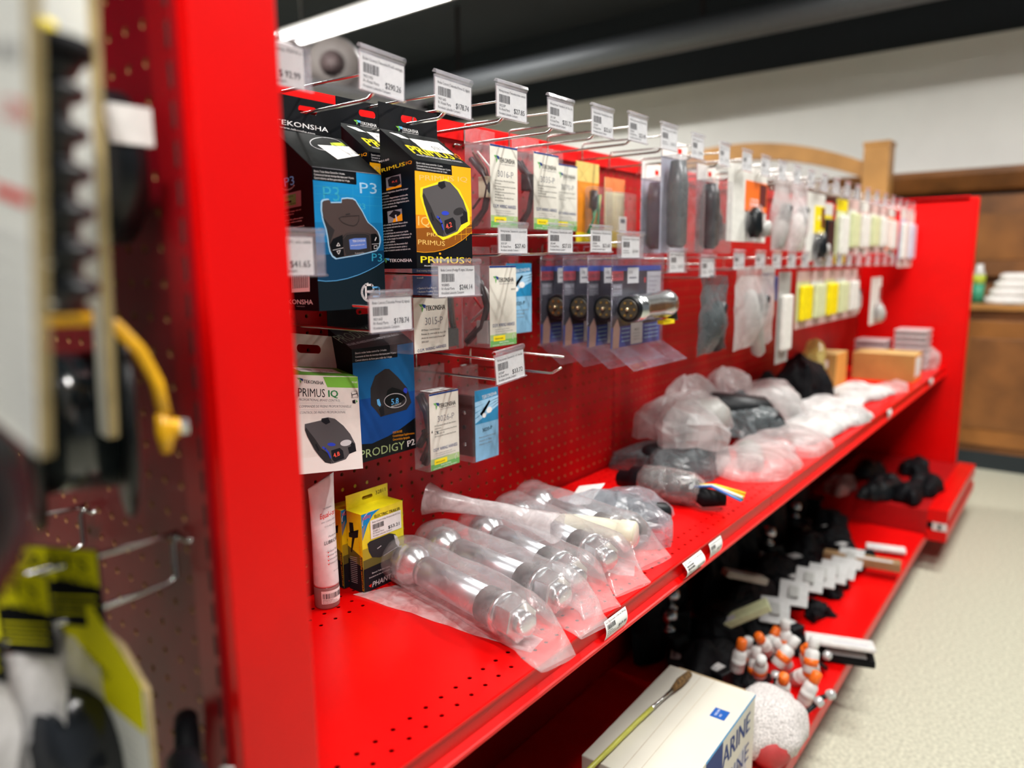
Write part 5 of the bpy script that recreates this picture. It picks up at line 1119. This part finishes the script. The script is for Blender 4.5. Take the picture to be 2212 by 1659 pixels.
# white mesh bag
t = thing('mesh_bag', 'round white knitted mesh bag leaning beside the white carton', 'bag', (1.50, .475, DZ+.001))
b = B(); rows = []; n = 32
for j in range(13):
    f = j/12; z = .125*f; r = .108*math.sin(math.pi*(.12+.80*f))**.7
    rows += [(r*math.cos(2*math.pi*i/n)*1.0, r*.82*math.sin(2*math.pi*i/n), z) for i in range(n)]
b.add([(v[0], v[1], max(0, v[2])) for v in crumple(rows, .014, 4, 14)], [(j*n+i, j*n+(i+1) % n, (j+1)*n+(i+1) % n, (j+1)*n+i) for j in range(12) for i in range(n)]+[tuple(12*n+i for i in range(n))], mat('knit_white', (.74, .70, .68), .9, ns=260, na=.25, bump=1), True); b.build('mesh', t)
B().lathe([(0, .03), (.02, .045), (.05, .045), (.07, .02)], mat('red_fruit', (.5, .05, .05), .6), O=(-.055, -.03, .012), n=20).build('red_contents', t)
rnd = random.Random(12)
LBL = mat('white_sticker', (.72, .71, .69), .5)
def drawbar(loc, rz, label, L=.26, tall=.05, ball=True, rx=0):
    t = thing('hitch_drawbar', label, 'drawbar', loc, rz=rz, group='black steel drawbars on the base deck', rx=rx)
    b = B(); b.box((0, -.025, 0), (L*.6, .025, .05), DK); b.build('square_bar', t, .004)
    b = B(); b.prism([(L*.6, .0), (L*.6, .05), (L*.72, .05+tall), (L, .05+tall), (L, .03+tall), (L*.78, .03+tall), (L*.7, .0)], -.028, .028, DK, 1); b.build('tongue', t, .003)
    b = B(); b.box((L*.1, -.018, .0502), (L*.45, .018, .051), LBL); F = Face(b, (L*.1, -.018, .051), (1, 0, 0), (0, 1, 0), L*.35, .036); F.rect(8, 8, 60, 14, 'g', 0); b.build('sticker', t)
    if ball: B().lathe([(0, .02), (.01, .02), (.012, .012), (.02, .012), (.024, .02), (.04, .026), (.056, .022), (.064, .01)], STEEL, O=(L*.9, 0, .05+tall), n=18).build('ball', t)
spots = [(1.66, .62, 1.3), (1.62, .74, .4), (1.80, .80, -.3), (1.92, .70, 2.4), (2.0, .55, 1.2), (2.12, .66, 2.9), (2.14, .80, .2), (2.36, .60, 1.9), (2.40, .76, .8), (2.58, .68, 2.6), (2.72, .58, 1.4), (2.80, .78, .1), (2.94, .66, 2.2)]
for i, (x, y, r) in enumerate(spots):
    drawbar((x, y, DZ), r, '%s black hitch drawbar with white sticker counted from the white carton' % ORD[i], L=.22+.03*(i % 3), tall=.03+.03*(i % 2), ball=i % 3 == 0)
for i, (x, y, z, r) in enumerate([(2.00, .62, .08, .3), (2.10, .60, .10, .25), (2.20, .585, .11, .2), (2.30, .575, .09, .2), (2.40, .565, .07, .15), (2.5, .56, .05, .1), (2.6, .56, .05, .1)]):
    t = thing('flat_pack', '%s flat white pack in the overlapping row along the middle base deck' % ORD[i], 'pack', (x, y, DZ+z), rz=r, ry=-.5, group='overlapping white packs on the base deck')
    B().box((-.045, -.04, 0), (.045, .04, .004), mat('pack_grey_white', (.5, .5, .49), .5)).build('card', t, .002); B().box((-.02, -.015, .004), (.02, .015, .014), GRC).build('part', t, .004)
def shaker(loc, label, capc, seed):
    r_ = random.Random(seed)
    t = thing('small_bottle', label, 'bottle', loc, rz=r_.random()*6, rx=r_.uniform(-.9, .9), group='small white and orange bottles on the base deck')
    B().lathe([(0, .014), (.003, .017), (.05, .017), (.06, .010)], LBL, n=14).build('bottle_body', t)
    B().lathe([(.06, .011), (.064, .013), (.085, .012), (.088, .008)], capc, n=12).build('cap', t)
    B().lathe([(.018, .0173), (.036, .0173)], ORG if capc is not ORG else LBL, n=14).build('band', t)
pts = [(1.70, .50), (1.745, .53), (1.79, .50), (1.73, .58), (1.80, .57), (1.84, .53), (1.88, .49), (1.68, .55), (1.86, .60), (1.78, .63), (1.66, .60), (1.92, .56), (1.83, .46), (1.76, .455), (1.70, .45)]
for i, (x, y) in enumerate(pts):
    shaker((x, y, DZ+.012+.05*(i % 3 == 1)), '%s small white bottle of the jumble behind the white carton, left to right' % ORD[i], ORG if i % 2 == 0 else LBL, i)
for i, (x, y) in enumerate([(1.60, .47), (1.63, .50), (1.58, .52), (1.66, .48), (1.61, .55), (1.64, .44), (1.68, .51), (1.585, .455), (1.90, .45), (1.94, .47), (1.72, .44)]):
    t = thing('clear_cap_pin', '%s dark hitch pin with a clear round head near the deck edge' % ORD[i], 'hitch pin', (x, y, DZ+.01), rz=i*1.1, ry=.9, group='hitch pins at the deck edge')
    B().lathe([(0, .006), (.05, .006)], DK, n=10).build('shaft', t); B().lathe([(.05, .010), (.055, .012), (.066, .011), (.07, .006)], mat('clear_head', (.55, .56, .56), .15, .3), n=14).build('head', t)
for i, (x, y, W, D, h, m, rz, rx, lb) in enumerate([(1.98, .44, .17, .07, .012, LBL, 1.9, .15, 'long white printed pack lying across the deck edge'), (2.00, .46, .20, .10, .02, BLKR, 1.9, 0, 'black flat case under the long white pack at the deck edge'), (1.86, .66, .05, .16, .02, PGN, .5, -.5, 'pale green-white strap pack on the black parts'), (2.02, .72, .035, .14, .02, mat('beige_grip', (.5, .45, .36), .5), .9, .3, 'beige stick-shaped pack on the black parts'), (2.62, .53, .24, .045, .03, mat('wood_lath', (.30, .18, .08), .6), 1.75, 0, 'brown wooden bar lying across the middle deck'), (2.86, .50, .05, .13, .012, LBL, .25, 0, 'white strip pack on the deck before the end tray')]):
    t = thing('deck_item', lb, 'item', (x, y, DZ+[.045, .002, .10, .14, .03, .012][i]), rz=rz, rx=rx); t.name = ['long_pack', 'flat_case', 'strap_pack', 'stick_pack', 'wooden_bar', 'strip_pack'][i]
    B().box((-W/2, -D/2, 0), (W/2, D/2, h), m).build('body', t, .003)
    b = B(); F = Face(b, (-W/2, -D/2, h), (1, 0, 0), (0, 1, 0), W, D); F.rect(10, 10*D/W, 60, 40*D/W, 'gd', 0); b.build('label', t)
for i, (x, y) in enumerate([(2.10, .84), (2.35, .85), (2.6, .84), (1.75, .86), (2.9, .85)]):
    bundle('black_parts_bag', (x, y, DZ), .12, .045, .26+.03*(i % 2), BLKR, '%s tall black bag leaning on the lower back panel, from the near side' % ORD[i], 'bag', 50+i, .02)
for i, (x, y, rx, ry, h) in enumerate([(1.52, .62, .10, .07, .07), (1.70, .70, .12, .07, .08), (1.86, .74, .10, .08, .11), (1.98, .66, .08, .07, .06), (2.10, .74, .12, .07, .13), (2.24, .68, .09, .07, .06), (2.32, .74, .10, .06, .12), (2.46, .66, .09, .07, .07), (2.62, .72, .11, .07, .10), (2.78, .66, .10, .07, .08), (2.95, .72, .10, .07, .10), (1.76, .61, .09, .05, .035), (1.95, .60, .08, .05, .04), (2.22, .56, .07, .04, .03), (2.42, .58, .08, .05, .04), (2.70, .55, .09, .05, .04)]):
    bundle('black_parts_heap', (x, y, DZ), rx, ry, h, BLKR, '%s lumpy black parts bag in the jumble on the middle base deck' % ORD[i], 'bag', 80+i, .018)
# tray at the far end
t = thing('display_tray', 'red metal tray with price channel jutting out past the far base deck', 'tray', (3.16, .345, DZ-.02))
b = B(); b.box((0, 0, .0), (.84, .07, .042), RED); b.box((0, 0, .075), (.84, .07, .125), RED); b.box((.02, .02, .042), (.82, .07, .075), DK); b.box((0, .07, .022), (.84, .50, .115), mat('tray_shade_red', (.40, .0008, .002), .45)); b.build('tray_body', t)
B().box((-.004, .0, .044), (0, .05, .074), LBL).build('label_strip', t); B().box((-.006, .02, .048), (-.004, .03, .07), BLK).build('clip', t)
for i, (x, y, m, lb) in enumerate([(3.35, .60, DK, 'black boxed part on the end tray'), (3.2, .75, mat('pinkish_bag', (.4, .28, .27), .5), 'dull pink wrapped part at the back of the end tray'), (3.55, .72, DK, 'second black part behind on the end tray'), (3.28, .50, BLKR, 'black lumpy bag at the front corner of the end tray'), (3.45, .46, BLKR, 'low black bag near the red lip of the end tray'), (3.7, .55, BLKR, 'black bag at the far end of the end tray'), (3.22, .62, DK, 'black part on the near side of the end tray')]):
    bundle('tray_item', (x, y, DZ+.1065), .11, .06, .06, m, lb, 'part', 60+i, .012)

# ------------------------------------------------------------------ goods hanging on the end cap (left foreground)
TANE = mat('corrugated_edge', (.50, .38, .18), .8, ns=60, na=.15)
CW = mat('pack_card_grey_white', (.86, .87, .83), .5, na=.02)
def hang_card(name, x, y0, y1, z0, z1, label, th=.005, rz=0):
    """tall hanging card standing in the plane across the aisle end; near edge at y0"""
    t = thing(name, label, 'pack', (x, y0, z0), rz=rz)
    b = B(); b.box((0, .0006, 0), (th, y1-y0, z1-z0), CW); b.box((.0, 0, 0), (th, .0006, z1-z0), TANE)
    F = Face(b, (0, y1-y0, 0), (0, -1, 0), (0, 0, 1), y1-y0, z1-z0)
    return t, b, F
t, b, F = hang_card('lock_pack', .115, .344, .50, -.079, .22, 'big white printed card with corrugated edge at the far left'); t.rotation_euler = (.21, 0, 0)
F.text('STRONG', (70, 62), (98, 62), 7, 'r', 1); F.text('LOCK', (76, 74), (98, 74), 7, 'r', 1); F.text('COUPLER', (70, 92), (97, 92), 5, 'g', 1); F.text('1-7/8', (82, 106), (98, 106), 6, 'r', 1); F.rect(76, 122, 98, 125, 'r', 1)
para(F, ['Universal coupler lock']*9, 58, 96, 136, 6, 3, 'gd'); b.build('card', t)
t = thing('reel_pack', 'second white card seen edge on with tan corrugated edge', 'pack', (.186, .446, -.099), rx=.11)
b = B(); b.prism([(.0006, 0), (.012, 0), (.012, .075), (.10, .085), (.10, .30), (.0006, .30)], 0, .006, CW); b.box((0, 0, 0), (.006, .0006, .30), TANE); b.build('card', t)
def finned():
    t = thing('ribbed_grip', 'black plastic grip with scalloped ribs hanging between the two cards', 'grip', (.151, .408, -.0215), rx=.06)
    pr = []; n = 6; Ht = .112
    for k in range(n):
        z = Ht*k/n; pr += [(z, .0135), (z+.006, .0140), (z+.008, .0195), (z+.013, .0212), (z+.016, .017), (z+.0175, .0135)]
    pr += [(Ht, .017), (Ht+.008, .022)]
    b = B(); b.lathe(pr, BLK, n=24); b.build('ribbed_body', t)
    B().lathe([(Ht+.008, .025), (Ht+.016, .025), (Ht+.017, .023)], BLKR, n=24).build('top_flange', t)
    B().lathe([(Ht+.017, .011), (Ht+.024, .010), (Ht+.026, .004)], PYE, n=16).build('yellow_cap', t)
    for k in range(4): B().lathe([(0, .0020), (.0012, .0016)], STEEL, O=(-.006, -.0135, .006+k*.0187), D=(-.4, -.92, 0), n=10).build('rivet', t)
finned()
def reel():
    t = thing('cable_reel', 'black reel with two flanges and a yellow bail under the second card', 'reel', (.200, .520, -.100))
    D = Vector((.94, -.33, -.02)).normalized()
    b = B(); b.lathe([(-.024, .046), (.020, .046)], mat('reel_drum_gloss', (.012, .017, .020), .16, coat=.6, na=0), D=D, n=40); b.build('drum', t)
    for q in (-.030, .021): B().lathe([(q, .060), (q+.002, .068), (q+.006, .068), (q+.008, .060)], BLK, D=D, n=44).build('flange', t)
    y = mat('bail_yellow', (.92, .48, .01), .35); U_ = Vector((.33, .94, 0)).normalized(); p = lambda a, u, z: D*a+U_*u+Vector((0, 0, z))
    B().tube([p(-.031, -.05, .069), p(-.012, -.055, .070), p(.010, -.055, .070), p(.022, -.055, .066), p(.034, -.05, .050), p(.043, -.045, .028), p(.046, -.045, .006)], .0042, y, 10).build('bail', t)
    b = B(); b.tube([p(.044, -.045, .008), p(.046, -.045, -.006), p(.045, -.045, -.018)], [.004, .0065, .003], y, 10); b.build('bail_end', t)
    B().lathe([(0, .006), (.006, .006)], y, O=p(.048, -.045, -.002), D=D, n=12).build('boss', t); B().lathe([(.006, .0055), (.011, .0055)], STEEL, O=p(.048, -.045, -.002), D=D, n=6, smooth=False).build('bolt', t)
reel()
t = thing('tape_roll', 'black round roll with white label behind the second card', 'roll', (.240, .545, .068))
D = Vector((1, -.1, 0)); B().lathe([(-.014, .046), (-.012, .052), (.012, .052), (.014, .046)], BLK, D=D, n=40).build('roll', t)
b = B(); b.box((-.0150, -.0525, .010), (.0120, -.030, .034), LBL); b.build('label', t)
t = thing('wheel_dolly', 'black round plastic wheel at the lower far left', 'wheel', (.070, .330, -.092))
B().lathe([(-.014, .026), (-.012, .040), (.012, .040), (.014, .026)], BLK, D=(.5, -.85, 0), n=36).build('tyre', t)
B().lathe([(-.017, .004), (-.016, .020), (.016, .020), (.017, .004)], BLKR, D=(.5, -.85, 0), n=24).build('hub', t)
# loop hooks on the end cap
def loop_hook(y, z, label, L=.22, w=.026, h=.03):
    t = thing('loop_hook', label, 'hook', (.268, y, z), group='end cap loop hooks')
    B().tube([(0, 0, .0), (-.006, 0, 0), (-.008, 0, -.004), (-.008, .0, -h), (-.014, 0, -h-.004), (-L, .0, -h-.006)], .0022, CHROME, 8).build('lower_wire', t)
    B().tube([(-.004, .0, .004), (-.02, -.002, .004), (-L, -.004, .010)], .0022, CHROME, 8).build('upper_wire', t)
    B().tube([(0, .013, 0), (-.004, .010, 0), (-.004, -.013, 0), (0, -.016, 0)], .0018, CHROME, 6).build('back_plate', t)
loop_hook(.530, -.203, 'chrome loop hook on the end cap beside the red post')
loop_hook(.695, -.215, 'small chrome loop hook on the end cap under the reel', L=.10)
# blister card with yellow corner and black oval
def big_card():
    t = thing('tow_ball_cover_pack', 'grey-white card with yellow corner and black oval cover, lower left', 'pack', (.208, .478, -.428), rz=-1.15)
    b = B(); O = [(0, 0), (.095, 0), (.095, .145), (.078, .175), (.035, .205), (.022, .208), (.012, .200), (.010, .16), (0, .13)]
    O = [(x-.095, z) for x, z in O]; b.prism(O, -.0025, .0025, CW, 1)
    b2 = B(); b2.prism([(-.0005-.0, .0), (.0006, .0), (.0006, .145), (-.017+.0006, .1755), (-.060+.0008, .2055), (-.060, .2045), (-.0175, .1745), (-.0005, .1445)], -.0026, .0026, TANE, 1)
    F = Face(b, (-.095, -.0025, 0), (1, 0, 0), (0, 0, 1), .095, .208, ((0, 0), (100, 0), (100, 219), (0, 219)))
    F.poly([(62, 4), (98, 60), (98, 100), (38, 60), (14, 62), (12, 12), (22, 0)], mat('card_bright_yellow', (.86, .80, .01), .5, na=0, spec=.12), 0); F.text('TOW BALL', (48, 42), (70, 62), 7, 'k', 1)
    F.ell(26, 42, 11, 32, 'k', 1); F.text('2 in', (18, 50), (34, 50), 10, 'w', 2)
    for k in range(6): F.line([(30+k*2, 72+k*8), (88, 112+k*6)], .8, 'gd', 1)
    F.line([(80, 150), (96, 162)], 2.5, 'r', 1); F.line([(84, 185), (98, 193)], 2, 'r', 1); F.rect(10, 78, 18, 96, 'r', 1)
    b.build('card', t); b2.build('card_edge', t)
    b = B(); n = 32; rows = []
    for f, r, hh in ((0, 1, 0), (.3, 1, .02), (.8, .9, .03), (1, .6, .034)):
        rows += [(-.056+.036*r*math.cos(2*math.pi*i/n)*.95, -.003-hh*1.2, .085+.066*r*math.sin(2*math.pi*i/n)) for i in range(n)]
    b.add(rows, [(j*n+i, j*n+(i+1) % n, (j+1)*n+(i+1) % n, (j+1)*n+i) for j in range(3) for i in range(n)]+[tuple(3*n+i for i in range(n))], mat('gloss_black_rubber', (.01, .012, .015), .2, na=0), True); b.build('oval_cover', t)
    B().lathe([(-.02, .012), (-.022, .020), (-.035, .020), (-.037, .012)], BLK, O=(-.055, 0, .128), D=(0, 1, 0), n=24).build('cap_knob', t)
big_card()
for i, (x, y, z, lb) in enumerate([(.150, .525, -.345, 'clear bag with black and yellow header, nearest at the lower left'), (.182, .530, -.340, 'clear bag with black and yellow header behind the first one'), (.122, .525, -.350, 'clear bag with black and yellow header at the photo edge')]):
    t = thing('header_bag', lb, 'pack', (x, y, z-.05), rz=-1.1, group='header bags on the end cap loop hook')
    b = B(); b.box((-.045, -.001, .15), (.03, .001, .205), BLKR); F = Face(b, (-.045, -.001, .15), (1, 0, 0), (0, 0, 1), .075, .055); F.poly([(0, 0), (100, 0), (100, 34), (60, 30), (0, 40)], mat('card_bright_yellow', (.86, .80, .01), .4), 0); F.text('PARTS', (15, 20), (90, 20), 12, 'k', 1); F.text('REPAIR PARTS', (10, 33), (95, 33), 7, 'k', 1)
    for k in range(3): F.line([(5, 48+k*8), (95, 44+k*8)], 2, mat('card_bright_yellow', (.86, .80, .01), .4), 1)
    b.build('header_card', t)
    b = B(); n = 8; vs = []
    for sgn in (-1, 1):
        for j in range(n+1):
            for q in range(n+1): u, v = q/n, j/n; vs.append((-.045+.075*u, sgn*.014*math.sin(math.pi*u)*math.sin(math.pi*v), .15*v))
    o = (n+1)**2; fs = []
    for s_ in (0, 1): fs += [(s_*o+j*(n+1)+q, s_*o+j*(n+1)+q+1, s_*o+(j+1)*(n+1)+q+1, s_*o+(j+1)*(n+1)+q) for j in range(n) for q in range(n)]
    b.add([tuple(v) for v in crumple(vs, .005, i+3, 30)], fs, BAGM, True); b.build('plastic_bag', t)
    b = B(); b.lathe([(-.03, .006), (-.02, .012), (.02, .012), (.03, .006)], GRC, O=(-.01, 0, .05), D=(.3, 0, 1), n=12); b.build('part', t)
t = thing('rubber_hose', 'coiled black rubber hose hanging beside the red post at the bottom', 'hose', (.240, .50, -.385), rz=1.35)
b = B(); b.tube([(-.05+.045*math.cos(a*.3), .0+.01*math.sin(a*.3), .045*math.sin(a*.3)) for a in range(24)], .011, BLKR, 10); b.build('hose', t)
b = B(); b.tube([(-.01, 0, .02), (.01, -.005, .04), (.03, -.01, .035), (.04, -.01, .0), (.045, -.01, -.06)], .009, BLKR, 10); b.build('hose_end', t)
b = B(); b.tube([(-.045, -.02, .03), (-.01, -.022, .01), (.0, -.022, -.03), (.01, -.022, -.07)], .0014, WHT, 6); b.build('white_tie', t)
